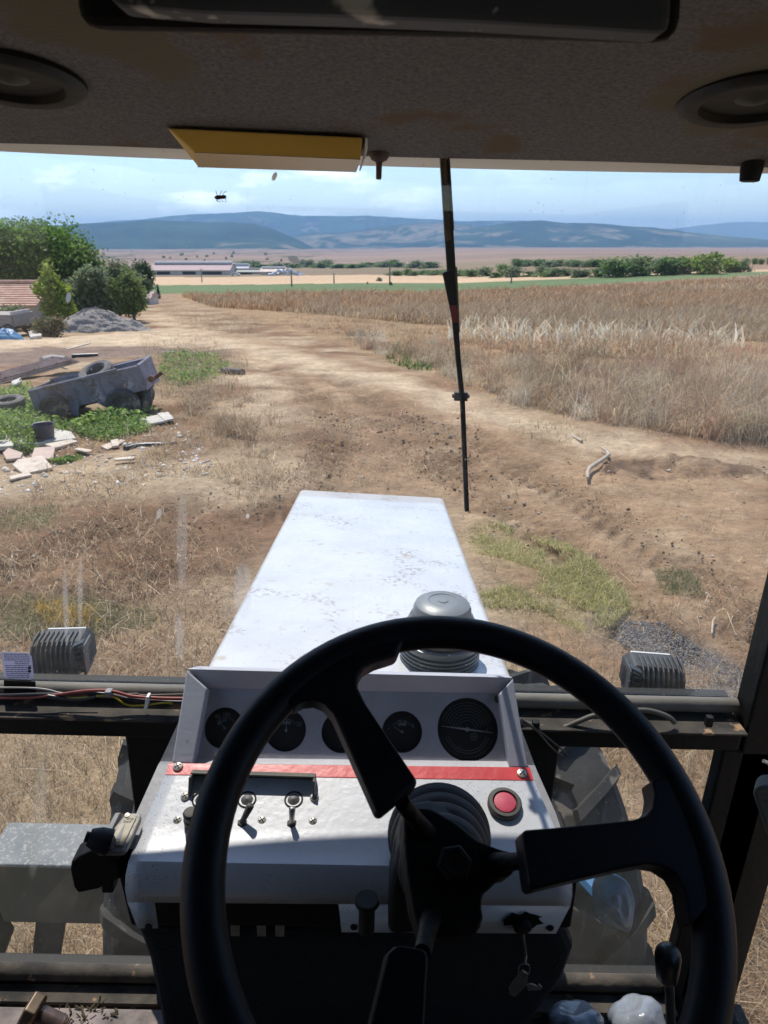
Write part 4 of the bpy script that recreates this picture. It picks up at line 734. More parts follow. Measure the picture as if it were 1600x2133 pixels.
# ---------------------------------------------------------------- the tractor
T_ = empty('tractor', (0, 0, 0), (0, ROLL, 0)); tag(T_, 'white bonneted tractor seen from its own cab, black steering wheel and white dashboard', 'tractor')
def part(mb, name, mats, par=None, **k):
    o = mb.build(name, mats, par or T_, **k)
    if par is None: o.location = OL
    return o
V3 = Vector
MWhiteP = mat('white_paint', (.56, .57, .59), (.48, .495, .52), scale=3.5, rough=.38, bump=.12, bscale=90, coat=.15, spots=(.60, .56, .48), spot_scale=26, spot_t=.70, spots2=(.10, .10, .10), spot2_scale=330, spot2_t=.735)
MHood = mat('bonnet_paint', bump=.25, bscale=9, c1=(.60, .60, .60), c2=(.51, .51, .515), scale=4, rough=.3, coat=.3, spots=(.50, .44, .34), spot_scale=22, spot_t=.66, spots2=(.28, .24, .19), spot2_scale=60, spot2_t=.68)
MFrameP = mat('frame_paint', (.50, .515, .565), (.42, .43, .48), scale=6, rough=.5, bump=.12, bscale=130, spots=(.33, .31, .30), spot_scale=45, spot_t=.70, spots2=(.08, .07, .07), spot2_scale=240, spot2_t=.72)
MPanel = mat('panel_paint', (.47, .475, .51), (.37, .37, .40), scale=9, rough=.5, bump=.3, bscale=150, spots=(.33, .26, .2), spot_scale=22, spot_t=.7, spots2=(.15, .13, .12), spot2_scale=260, spot2_t=.72)
MRedP = mat('red_paint', (.62, .045, .055), (.50, .035, .04), scale=12, rough=.35, bump=.1, bscale=60, spots=(.7, .3, .3), spot_scale=60, spot_t=.74)
MGreyP = mat('grey_sheet', (.26, .26, .27), (.20, .20, .21), scale=8, rough=.55, bump=.2, bscale=90, spots=(.36, .33, .3), spot_scale=120, spot_t=.7)
MBlack = mat('black_frame', (.007, .008, .008), (.013, .0125, .012), spec=.25, scale=8, rough=.6, bump=.2, bscale=50)
MDusty = mat('dusty_ledge', (.09, .075, .058), (.025, .023, .02), scale=14, rough=.9, bump=.4, bscale=70, spots=(.32, .2, .11), spot_scale=24, spot_t=.62)
MRail = mat('rubber_rail', (.20, .185, .155), (.12, .11, .095), scale=10, rough=.7, stretch=(.4, 1, 1), bump=.2, bscale=60)
MWheel = mat('wheel_foam', (.005, .006, .009), (.008, .009, .013), scale=30, rough=.45, bump=.15, bscale=220, spec=.22)
MOlive = mat('olive_plastic', (.075, .068, .055), (.05, .046, .038), scale=12, rough=.6)
MSteel = mat('zinc_screw', (.50, .48, .42), (.38, .36, .32), scale=60, rough=.4, metal=.7)
MBlackR = mat('bellows_rubber', (.009, .009, .0095), (.02, .019, .017), spec=.3, scale=9, rough=.6)
MCarpet = mat('carpet', (.008, .0075, .0075), (.014, .012, .011), scale=60, rough=1, bump=.8, bscale=160)
MLiner = mat('headliner_fabric', (.20, .197, .19), (.085, .085, .088), scale=230, rough=1, bump=.9, bscale=240, spots=(.14, .10, .065), spot_scale=5.5, spot_t=.60, ramp=(.3, .7), spots2=(.13, .12, .08), spot2_scale=4, spot2_t=.6)
nG = V3((0, -.766, .643)); uG = V3((0, .643, .766)); G0 = V3((0, .80, -.678))
nL = V3((0, -math.sin(rad(15)), math.cos(rad(15)))); uL = V3((0, math.cos(rad(15)), math.sin(rad(15)))); L0 = V3((0, .778, -.684))
def QG(px, py, off=0): return PP(px, py, G0+nG*off, nG)
def QL(px, py, off=0): return PP(px, py, L0+nL*off, nL)
XA = V3((1, 0, 0))
def text(name, s, size, c, xd, yd, m_, par, align='CENTER'):
    cu = bpy.data.curves.new(name, 'FONT'); cu.body = s; cu.size = size; cu.align_x = align; cu.align_y = 'CENTER'; cu.extrude = .0001
    t = bpy.data.objects.new(name, cu); COL.objects.link(t); dg = bpy.context.evaluated_depsgraph_get(); me = bpy.data.meshes.new_from_object(t.evaluated_get(dg)); bpy.data.objects.remove(t)
    xd = vv(xd).normalized(); yd = (vv(yd)-xd*vv(yd).dot(xd)).normalized(); n = xd.cross(yd); M = Matrix(((xd.x, yd.x, n.x, c[0]), (xd.y, yd.y, n.y, c[1]), (xd.z, yd.z, n.z, c[2]), (0, 0, 0, 1)))
    me.transform(M); me.name = name; me.materials.clear(); o = meshobj(name, me, m_, par); return o
def screw(p, n, r=.0062, m_=None):
    n = vv(n).normalized(); m = MB(); m.lathe([(r*1.05, 0), (r*1.05, .001), (r*.95, .0026), (r*.5, .0038), (0, .0040)], p, n, 18)
    u, w, _ = frame_of(n); q = part(m, 'screw', m_ or MSteel, smooth=40); mm = MB(); a_ = (u*.8+w*.6).normalized(); b_ = n.cross(a_); R = Matrix((a_, b_, n)).transposed()
    mm.box(vv(p)+n*.0036, (r*1.3, r*.22, .0012), R); mm.box(vv(p)+n*.0037, (r*.22, r*1.3, .0012), R); part(mm, 'slot', MDark, q); return q
cluster(MHood, (.30, .24, .17), 6, .53, 80, .52, .75); cluster(MWhiteP, (.07, .065, .06), 7, .46, 380, .62, .8)
# ---- bonnet
hl, hr = V3((-.352, 2.77, -.964)), V3((.248, 2.77, -.964)); hd = V3((0, -1.64, .174)); hrl, hrr = hl+hd, hr+hd
m = MB(); R_ = .022; prof = []
for sx, x0 in ((-1, -.352), (1, .248)):
    arc = [(x0+(-sx)*R_*(1-math.sin(t)), -R_*(1-math.cos(t))) for t in np.linspace(math.pi/2, 0, 6)] if sx < 0 else [(x0-R_*(1-math.sin(t)), -R_*(1-math.cos(t))) for t in np.linspace(0, math.pi/2, 6)]
    prof += ([(x0, -.36)]+arc) if sx < 0 else (arc+[(x0, -.36)])
ys = np.linspace(0, 1, 14); vs = []
for t in [0]+list(ys):
    for x, z in prof: vs.append(V3((x, 2.77-1.64*t+0.0, -.964+.174*t+z)))
vs = [V3((v.x+(.028-.012*(2.77-v.y)/1.64)*(1-(v.x+.352)/.6)+(.030+.010*(2.77-v.y)/1.64)*(v.x+.352)/.6, v.y, v.z-.020*(v.x+.352)/.6)) for v in vs]
n_ = len(prof); vs[:n_] = [V3((v.x*.985, v.y+.012, v.z-.012)) for v in vs[:n_]]
m.add(vs, [(i*n_+k, i*n_+k+1, (i+1)*n_+k+1, (i+1)*n_+k) for i in range(len(ys)) for k in range(n_-1)]); m.add([vs[k]+V3((0, .001, 0)) for k in range(n_)], [tuple(range(n_))])
part(m, 'bonnet', MHood, smooth=50)
m = MB(); m.box((-.05, 1.95, -1.42), (.44, 1.6, .62)); m.box((-.05, 2.35, -1.75), (1.0, .12, .12)); part(m, 'engine_block', MBlack, bevel=.02)
# ---- air pre-cleaner on the bonnet
c = V3((.140, 1.30, -.838)); MPC = mat('grey_plastic', (.10, .12, .125), (.07, .085, .09), scale=12, rough=.35, spots=(.25, .24, .22), spot_scale=50, spot_t=.7)
m = MB(); pr = [(.02, 0)]
for i in range(6): pr += [(.080, .004+i*.009), (.084, .006+i*.009), (.084, .010+i*.009), (.080, .012+i*.009)]
pr += [(.084, .062), (.084, .074), (.078, .076), (.074, .072), (.0, .072)]
pc = part(m.lathe(pr, c, (0, 0, 1), 48), 'air_precleaner', MPC, smooth=40)
MClr = mat('smoked_bowl', (.06, .07, .07), (.14, .13, .11), scale=14, rough=.25, spots=(.3, .27, .22), spot_scale=70, spot_t=.68); MClr.node_tree.nodes['Principled BSDF'].inputs['Alpha'].default_value = .9
part(MB().lathe([(.072, .068), (.076, .078), (.074, .10), (.066, .118), (.054, .122)], c, (0, 0, 1), 48), 'bowl', MClr, pc, smooth=40)
part(MB().lathe([(.0585, .118), (.060, .122), (.060, .136), (.056, .146), (.046, .152), (.030, .154), (.028, .1525), (.012, .153), (.010, .155), (0, .155)], c, (0, 0, 1), 48), 'cap', mat('cap_plastic', (.17, .19, .195), (.14, .155, .16), scale=20, rough=.4), pc, smooth=35)
# ---- work lamps outside the windscreen
MLamp = mat('lamp_casting', (.045, .052, .058), (.035, .042, .048), scale=20, rough=.45, metal=.2)
MLampShade = mat('lamp_body_shaded', (.012, .014, .016), (.02, .022, .024), scale=20, rough=.6)  # body coloured darker than the fins so the gaps look shaded
def lamp(bl, yb, w, h, yaw, inner):
    c0 = PY(bl[0], bl[1], yb); R = Matrix.Rotation(yaw, 3, 'Z'); P = lambda x, y, z: c0+R @ V3((x, y, z)); d = .05
    def rr(x0, x1, z0, z1, r): return [(x0+r, z0), (x1-r, z0), (x1, z0+r), (x1, z1-r), (x1-r, z1), (x0+r, z1), (x0, z1-r), (x0, z0+r)]
    m = MB(); m.nprism([P(x, .024, z) for x, z in rr(0, w, 0, h*.93, .012)], R @ V3((0, d, 0))); o = part(m, 'work_lamp', MLampShade, bevel=.003)
    m = MB(); n = 9; lo, hi = (.0, w*.80) if inner > 0 else (w*.20, w)
    for i in range(n):
        x = lo+(hi-lo)*(i+.5)/n; th = .0032; pts = [(0, .010), (0, h*.60), (.004, h*.78), (.013, h*.92), (.026, h), (.056, h*1.0), (.056, h*.9), (.018, h*.88), (.018, .010)]
        m.nprism([P(x-th/2, y, z) for y, z in pts], R @ V3((th, 0, 0)))
    part(m, 'cooling_fins', MLamp, o, bevel=.0012)
    m = MB(); xs = w*.80 if inner > 0 else 0; xe = w if inner > 0 else w*.20
    m.nprism([P(xs-.001, .003, 0.004), P(xs+.004, .003, .004), P(xs+.004, .003, h*.93), P(xs-.001, .003, h*.93)], R @ V3((0, .02, 0)))
    ex = xe-.002 if inner > 0 else xs-.001
    m.nprism([P(xe-.004, .003, 0.008), P(xe, .003, .008), P(xe, .003, h*.88), P(xe-.004, .003, h*.88)] if inner > 0 else [P(.0, .003, .008), P(.004, .003, .008), P(.004, .003, h*.88), P(.0, .003, h*.88)], R @ V3((0, .05, 0)))
    for i in range(5):
        z = .012+i*(h*.82/5); a, b_ = (xs, xe) if inner > 0 else (0, w*.20)
        m.nprism([P(a, .004, z+(.004 if inner > 0 else .01)), P(b_, .004, z+(.012 if inner > 0 else .002)), P(b_, .004, z+(.016 if inner > 0 else .006)), P(a, .004, z+(.008 if inner > 0 else .014))], R @ V3((0, .016, 0)))
    part(m, 'side_fins', MLamp, o, bevel=.001)
    part(MB().nprism([P(x, .018+d, z) for x, z in rr(.004, w-.004, .004, h*.94, .01)], R @ V3((0, .004, 0))), 'lamp_lens', mat('lens', (.7, .7, .7), rough=.1), o)
    part(MB().box(P(w/2, .04, -.02), (.03, .03, .05), R), 'lamp_bracket', MBlack, o)
lamp((66, 1422), 1.045, .092, .070, rad(6), 1); lamp((1304, 1470), 1.045, .096, .073, rad(-6), -1)
# ---- cab frame, plus unseen walls that keep light out
XL, XR = -.735, .605
cabf = MB()
cabf.box((XR+.060, .978, -.66), (.11, .05, 1.54)); cabf.box((XL-.035, .975, -.66), (.07, .09, 1.54))           # front pillars
cabf.box((-.065, .985, -.7445), (1.338, .07, .041)); cabf.box((-.065, .993, -1.385), (1.338, .05, .07))          # sill beam, lower beam
cabf.box((-.047, .998, -1.06), (.734, .03, .59))                                                                   # bulkhead between low windows
cabf.box((-.065, 1.022, -.712), (1.338, .02, .024)); cabf.box((XR+.02, .968, -1.06), (.09, .03, .585))
for x in (XL-.06, XR+.10): cabf.box((x, .1, -1.40), (.05, 1.7, .08)); cabf.box((x, -.72, -.66), (.05, .07, 1.54)); cabf.box((x, -.30, -.66), (.03, .95, 1.54)); cabf.box((x, .02, -1.18), (.028, 1.5, .40))  # rear side walls are unseen, closed in to darken the cab
cabf.box((-.065, -.74, -.66), (1.5, .03, 1.54)); cabf.box((-.065, .11, -1.445), (1.50, 1.79, .04))  # unseen rear wall made solid to cut the light; then the floor
part(cabf, 'cab_frame_and_blockers', MBlack, bevel=.004)
m = MB(); m.box((-.065, .9665, -.7215), (1.336, .062, .004)); part(m, 'sill_ledge', MDusty, bevel=.001)
m = MB(); m.tube([(XL, .990, -.703), (XL+.4, .990, -.703), (XL+.62, .991, -.701), (XL+.8, .990, -.704), (XR, .990, -.703)], .0125, 12); part(m, 'windscreen_rubber', MRail, smooth=60)
m = MB(); m.tube([(XL, .975, -1.345), (XR, .975, -1.345)], .016, 12); m.box((-.065, .945, -1.366), (1.33, .034, .008)); part(m, 'lower_ledge', MDusty, smooth=50)
part(MB().box((-.065, .10, -1.421), (1.48, 1.74, .006)), 'floor_mat', mat('dirty_floor', (.17, .14, .12), (.06, .05, .045), scale=7, rough=.95, bump=.5, bscale=60, spots=(.3, .25, .2), spot_scale=30, spot_t=.62))
# roof with headliner
hp = [(1.0, .102), (.97, .108), (.6, .170), (.2, .20), (-.76, .20)]
m = MB(); xs = np.linspace(-.83, .74, 25); vs = []
for y, z in hp:
    for x in xs: vs.append((x, y, z+.006*math.sin(x*9+y*5)*(1 if y < .9 else .2)))
m.add(vs, [(i*25+k, i*25+k+1, (i+1)*25+k+1, (i+1)*25+k) for i in range(len(hp)-1) for k in range(24)])
part(m, 'headliner', MLiner, smooth=60)
m = MB(); top = []; bot = []
for x in np.linspace(-.86, .76, 33):
    q = (x+.05)/.78; ye = 1.175-.10*q*q-.06*q**6; top.append((x, ye)); 
n_ = len(top); vs = []
for x, ye in top: vs += [(x, 1.0, .118), (x, 1.0, .1035), (x, ye-.012, .1045), (x, ye, .110), (x, ye-.02, .16), (x, .8, .26), (x, -.8, .27), (x, -.8, .22)]
m.add(vs, [(i*8+k, i*8+k+1, (i+1)*8+k+1, (i+1)*8+k) for i in range(n_-1) for k in range(7)]); m.add(vs, [tuple(range(8)), tuple(reversed(range((n_-1)*8, n_*8)))])
part(m, 'roof', mat('roof_shell', (.66, .65, .60), (.56, .55, .50), scale=4, rough=.5), smooth=35)
part(MB().nprism([PY(225, 6, .46), PY(420, 22, .46), PY(700, 30, .46), PY(1000, 42, .46), PY(1400, 66, .46), PY(1410, -120, .46), PY(200, -140, .46)], (0, .03, 0)), 'overhead_panel', mat('scratched_grey', (.06, .065, .075), (.03, .034, .04), scale=6, rough=.7, spots=(.55, .52, .46), spot_scale=16, spot_t=.64, spots2=(.35, .34, .32), spot2_scale=90, spot2_t=.7), bevel=.006)
# overhead box painted black as a shadow band, speakers, yellow box, knobs
def PZp(px, py): return PP(px, py, (0, .79, .139), (0, .1625, 1))
m = MB(); m.nprism([PY(150, 58, .50), PY(1000, 74, .50), PY(1425, 88, .50), PY(1440, -160, .50), PY(150, -200, .50)], (0, .05, .01)); part(m, 'overhead_shade_box', mat('shade_black_vinyl', (.006, .006, .007), (.010, .010, .011), spec=.2, scale=30, rough=.85, bump=.4, bscale=120, spots=(.22, .20, .17), spot_scale=9, spot_t=.66), bevel=.012)
for sx, cx in ((-1, PZp(20, 160)), (1, PZp(1572, 203))):
    n = V3((0, -.16, -1)).normalized(); o = part(MB().lathe([(.070, 0), (.070, .004), (.062, .009), (.050, .008), (.047, .002), (.0, .001)], cx, n, 40), 'roof_speaker', MBlack, smooth=40)
    part(MB().lathe([(.047, .001), (.030, -.004), (.012, .004), (0, .006)], cx, n, 32), 'speaker_cone', mat('cone', (.010, .014, .012), rough=.6), o, smooth=50)
    s_ = part(MB().lathe([(.006, .008), (.005, .011), (0, .012)], cx+V3((-.02*sx*.4+.006, .058, -.006)), n, 12), 'mounting_screw', MSteel, o)
MYel = mat('yellowed_plastic', (.80, .52, .12), (.68, .43, .09), scale=5, rough=.35, stretch=(.3, 1, 1), spots=(.3, .17, .05), spot_scale=40, spot_t=.72)
a, b_ = PY(346, 266, .915), PY(755, 286, .915); c_, d_ = PY(388, 331, .925), PY(748, 333, .925); e_, f_ = PY(412, 346, .965), PY(742, 357, .965); c_ = V3((a.x+.028, .925, f_.z+.012)); d_ = V3((b_.x-.002, .925, f_.z+.010)); e_.z = f_.z
g_, h_ = V3((a.x, .985, a.z)), V3((b_.x, .985, b_.z))
m = MB(); m.add([a, b_, d_, c_, e_, f_, g_, h_], [(0, 1, 2, 3), (3, 2, 5, 4), (0, 3, 4, 6), (1, 7, 5, 2), (4, 5, 7, 6), (0, 6, 7, 1)]); m.f.pop(1); m.m.pop(); yb = part(m, 'yellow_box', MYel, bevel=.0025)
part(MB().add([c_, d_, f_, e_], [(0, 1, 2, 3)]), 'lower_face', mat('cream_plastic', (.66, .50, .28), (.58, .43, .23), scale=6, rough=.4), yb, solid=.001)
part(MB().add([d_+V3((.0035, .002, .001)), b_+V3((.0035, .002, 0)), h_+V3((.0035, -.004, 0)), f_+V3((.0035, -.002, .001))], [(0, 1, 2, 3)]), 'end_cap', MWhite, yb, solid=.002)
c = PY(790, 330, .99); part(MB().lathe([(.0135, .012), (.0135, .004), (.010, -.002), (.005, -.004), (.0038, -.006), (.0036, -.022), (.003, -.024), (0, -.024)], c, (0, 0, 1), 20), 'wiper_spindle', mat('spindle', (.07, .05, .05), (.12, .09, .08), scale=40, rough=.5), smooth=40)
c = PY(1567, 346, .985); part(MB().lathe([(.0135, .016), (.0135, -.004), (.0118, -.017), (.009, -.018), (0, -.018)], c, (.0, 0, 1), 24), 'rubber_plug', MBlack, smooth=40)
# ---- glazing
def pane(name, x0, x1, y, z0, z1, m_, th=.004): return part(MB().box(((x0+x1)/2, y, (z0+z1)/2), (x1-x0, th, z1-z0)), name, m_)
def pq(px, py, y=1.0): q = PY(px, py, y); return q.x, q.z
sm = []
for px, py, rx, rz, an, am in ((135, 1270, .005, .075, .10, .13), (165, 1250, .004, .085, .13, .13), (372, 1330, .008, .05, .04, .12), (378, 1130, .009, .09, .08, .09), (505, 1235, .016, .055, .04, .12), (612, 541, .009, .005, .3, .9), (571, 367, .003, .006, .5, .8), (140, 620, .003, .008, .3, .9), (330, 1072, .004, .010, .3, .25), (1490, 1460, .05, .03, 0, .06), (1300, 1330, .09, .05, .5, .03), (515, 1077, .003, .004, 0, .5)):  # the tall left streaks are interior reflections painted into the dust film
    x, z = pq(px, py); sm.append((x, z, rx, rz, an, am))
MGlassF = glass_mat('windscreen_glass', dust_col=(.85, .84, .8), dust=.018, smears_reflections=sm, refl=1.0)
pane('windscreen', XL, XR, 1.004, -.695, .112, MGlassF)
MGlassL = glass_mat('dirty_low_glass', dust=.024, dust_col=(.6, .58, .48), smears_reflections=[pq(80, 1700, .985)+(.014, .16, .22, .10)], refl=.8)
pane('low_window', XL, -.414, .985, -1.335, -.765, MGlassL); pane('low_window', .32, XR-.03, .985, -1.335, -.765, MGlassL)
MGlassS = glass_mat('side_glass', dust=.03)
for x in (XL-.06, XR+.10): part(MB().box((x, .1, -.64), (.004, 1.66, 1.42)), 'side_window', MGlassS)
# sticker on the glass
MStk = mat('faded_sticker', (.62, .62, .70), (.52, .52, .6), scale=60, rough=.6); _t = MStk.node_tree; _x = _t.nodes.new('ShaderNodeBsdfTranslucent'); _x.inputs[0].default_value = (.62, .62, .72, 1); _m = _t.nodes.new('ShaderNodeMixShader'); _m.inputs[0].default_value = .6
_t.links.new(_t.nodes['Principled BSDF'].outputs[0], _m.inputs[1]); _t.links.new(_x.outputs[0], _m.inputs[2]); _t.links.new(_m.outputs[0], _t.nodes['Material Output'].inputs[0])
st = [PY(2, 1358, .998), PY(58, 1360, .998), PY(66, 1368, .998), PY(71, 1412, .998), PY(68, 1415, .998), PY(12, 1413, .998), PY(8, 1408, .998)]
so = part(MB().nprism(st, (0, .0006, 0)), 'sticker', MStk, None)
m = MB(); rq = random.Random(4)
for i in range(13):
    y0 = 1362+i*4.0; x = 8+i*.5; end = 64+i*.2
    while x < end-6:
        w = rq.uniform(2, 7)
        if not (y0 < 1385 and y0 > 1374 and x < 30): m.nprism([PY(x, y0, .9972), PY(x+w, y0+.2, .9972), PY(x+w, y0+1.6, .9972), PY(x, y0+1.4, .9972)], (0, .0004, 0))
        x += w+rq.uniform(.8, 2)
part(m, 'printed_lines', mat('blue_ink', (.10, .11, .28), rough=.6), so)
m = MB()
for yy in (1391, 1398): m.lathe([(.0026, 0), (.0026, .0006), (0, .0006)], PY(62, yy, .9968), (0, -1, 0), 14)
part(m, 'printed_dot', MDark, so)
part(MB().nprism([PY(8, 1417, .975), PY(70, 1420, .975), PY(73, 1424, .975), PY(72, 1448, .975), PY(8, 1448, .975)], (0, .003, 0)), 'bracket_plate', MBlack)
# ---- wiper (outside the glass)
W1 = 1.028
def pw(*pts, y=W1): return [PY(a, b_, y) for a, b_ in pts]
MArm = mat('wiper_arm', (.05, .043, .03), (.08, .068, .045), scale=14, rough=.55, spots=(.2, .16, .09), spot_scale=50, spot_t=.66)
wi = part(MB().nprism(pw((914, 300), (934, 300), (944, 480), (948, 566), (933, 568), (925, 480)), (0, .004, 0)), 'wiper', MArm, bevel=.001)
m = MB()
for q in ((914, 925, 300, 480), (931, 942, 300, 480)): m.nprism(pw((q[0], 300), (q[0]+3, 300), (q[1]+3, 480), (q[1], 480)), (0, -.010, 0))
m.nprism(pw((925, 480), (927, 480), (934, 566), (931, 568)), (0, -.006, 0)); m.nprism(pw((942, 480), (944, 480), (949, 566), (946, 567)), (0, -.006, 0)); part(m, 'arm_flange', MArm, wi)
m = MB(); P0, P1 = PY(924, 312, W1-.006), PY(934, 500, W1-.006); ax = P1-P0; u, w, _ = frame_of(ax)
m.tube([P0+ax*t+u*(.0035*math.cos(t*300))+w*(.0035*math.sin(t*300)) for t in np.linspace(0, 1, 560)], .0008, 5, caps=False); part(m, 'spring', mat('rusty_spring', (.20, .12, .06), (.1, .07, .05), scale=30, rough=.6), wi)
bl_ = part(MB().nprism(pw((921, 568), (946, 560), (952, 640), (958, 740), (967, 830), (976, 1060), (967, 1061), (958, 840), (948, 740), (940, 660)), (0, -.012, 0)), 'wiper_blade', MBlack, bevel=.0012); 
part(MB().nprism(pw((947, 556), (951, 556), (957, 690), (953, 692)), (0, -.009, 0)), 'blade_edge', mat('brass_strip', (.30, .24, .10), (.2, .16, .08), scale=30, rough=.5), bl_)
part(MB().nprism(pw((936, 636), (951, 636), (955, 672), (943, 672), y=W1-.0125), (0, -.0008, 0)), 'red_tape', mat('red_tape', (.30, .03, .03), rough=.5), bl_)
m = MB(); m.box(PY(960, 825, W1-.004), (.019, .012, .012)); m.lathe([(.003, -.0125), (.003, .0125), (0, .0125)], PY(960, 825, W1-.006), (1, 0, 0), 10); part(m, 'blade_clip', MOlive, bl_)
# ---- console and dashboard
def loft(rows, drop):
    m = MB(); vs = []
    for l, r in rows: vs += [l, r, l+drop, r+drop]
    fs = []
    for i in range(len(rows)-1):
        a, b_ = 4*i, 4*i+4; fs += [(a, a+1, b_+1, b_), (a, b_, b_+2, a+2), (a+1, a+3, b_+3, b_+1)]
    m.add(vs, fs); return m
rows = [(QG(384, 1440, -.045), QG(1066, 1455, -.045)), (QG(374, 1500, -.036), QG(1082, 1508, -.036)), (QG(334, 1586, -.036), QG(1114, 1594, -.036)), (QL(330, 1592, -.012), QL(1118, 1604, -.012)), (QL(284, 1694, -.008), QL(1158, 1694, -.008)), (QL(250, 1768, -.006), QL(1185, 1775, -.006))]
part(loft(rows, V3((0, .03, -.18))), 'console_side', MGreyP)
m = MB(); fr_ = [PY(240, 1800, .668), PY(1208, 1812, .668), PY(1190, 1935, .66), PY(272, 1930, .66)]; m.nprism(fr_, (0, .10, 0)); m.nprism([rows[5][0], rows[5][1], PY(1208, 1812, .672), PY(240, 1800, .672)], (0, .08, -.03)); part(m, 'console_front', MBlack, bevel=.004)
m = MB(); m.nprism([PY(275, 1925, .70), PY(1180, 1935, .70), PY(1200, 1985, .70), PY(1178, 2045, .70), PY(1105, 2150, .70), PY(1060, 2420, .70), PY(360, 2420, .70), PY(332, 2140, .70), PY(306, 2010, .70)], (0, .26, 0)); part(m, 'console_column', MCarpet, bevel=.02)
# instrument panel with its holes
HOLES = [(466, 1516, 41.5), (595, 1521, 42.5), (712, 1524, 42.5), (838, 1524, 42), (975, 1519, 64)]
PO = -.020
outer = [QG(404, 1400, PO), QG(1064, 1415, PO), QG(1066, 1588, PO), QG(396, 1580, PO)]
def circ(c, r, n=40, off=0): return [c+XA*(r*math.cos(t))+uG*(r*math.sin(t))+nG*off for t in np.linspace(0, 2*math.pi, n, endpoint=False)]
holes = []
for px, py, r in HOLES: c = QG(px, py, PO); dpt = c.y*CT-c.z*ST; holes.append((c, r*dpt/F))
loops = [outer]+[circ(c, r)[::-1] for c, r in holes]; tri = tessellate_polygon(loops); pts = [p for l in loops for p in l]
m = MB(); m.add(pts, [tuple(t) for t in tri])
for c, r in holes:
    a, b_ = circ(c, r), circ(c, r, off=-.006); n = len(a); m.add(a+b_, [(i, (i+1) % n, (i+1) % n+n, i+n) for i in range(n)])
lip = [QG(396, 1578, PO), QG(1066, 1586, PO), QG(1072, 1592, PO+.007), QG(1074, 1599, PO+.012), QG(392, 1592, PO+.012), QG(392, 1586, PO+.007)]; m.add([lip[0], lip[1], lip[2], lip[5]], [(0, 1, 2, 3)]); m.add([lip[5], lip[2], lip[3], lip[4]], [(0, 1, 2, 3)])
ip = part(m, 'instrument_panel', MPanel)
for f in ip.data.polygons:
    pass
m = MB(); TL, TR = QG(390, 1393), QG(1068, 1411); IL, IR = QG(432, 1433, PO+.002), QG(1040, 1444, PO+.002)
m.nprism([TL, TR, IR, IL], (0, .004, -.0035)); m.nprism([TL, TR, TR+V3((0, .05, -.028)), TL+V3((0, .05, -.028))], (0, -.0005, -.0025)); part(m, 'top_flange', MFrameP, ip, bevel=.0014)
part(MB().nprism([QG(389, 1396), QG(431, 1434), QG(402, 1591), QG(358, 1589)], nG*-.022), 'left_flange', MFrameP, ip, bevel=.002)
part(MB().nprism([QG(1069, 1413), QG(1040, 1446), QG(1063, 1599), QG(1099, 1597)], nG*-.022), 'right_flange', MFrameP, ip, bevel=.002)
# lower panel: top, rolled edge, front with tabs
lows = [((352, 1592), (1104, 1601), .800), ((345, 1617), (1112, 1628), .7785), ((301, 1715), (1158, 1732), None), ((279, 1770), (1180, 1785), None)]
R4 = []
for l, r, y in lows: R4.append((QL(*l), QL(*r)))
zb = R4[3][0]; 
R4 += [(PY(269, 1795, .655), PY(1187, 1812, .655)), (PY(263, 1822, .646), PY(1191, 1838, .646)), (PY(262, 1850, .642), PY(1191, 1862, .642)), (PY(267, 1876, .641), PY(1187, 1884, .641))]
NX = 30; vs = []
for l, r in R4:
    for k in range(NX+1): vs.append(l.lerp(r, k/NX))
m = MB(); m.add(vs, [(i*(NX+1)+k, i*(NX+1)+k+1, (i+1)*(NX+1)+k+1, (i+1)*(NX+1)+k) for i in range(len(R4)-1) for k in range(NX)])
l7, r7 = R4[-1]
def on7(px): # point on last row under pixel column
    t = min(1, max(0, (px-267)/(1187-267))); return l7.lerp(r7, t)
for a, b_, pts in ((267, 322, [(330, 1930), (288, 1930)]), (705, 1187, [(1157, 1941), (712, 1938)])):
    m.add([on7(a), on7(b_)]+[PY(x, y, .640) for x, y in pts], [(0, 1, 2, 3)])
lp = part(m, 'lower_dash_panel', MWhiteP, smooth=30, solid=.0025)
part(MB().nprism([QL(353, 1591, .001), QL(1104, 1600, .001), QL(1112, 1628, .001), QL(345, 1616, .001)], nL*.0022), 'red_trim', MRedP, lp, bevel=.0008)
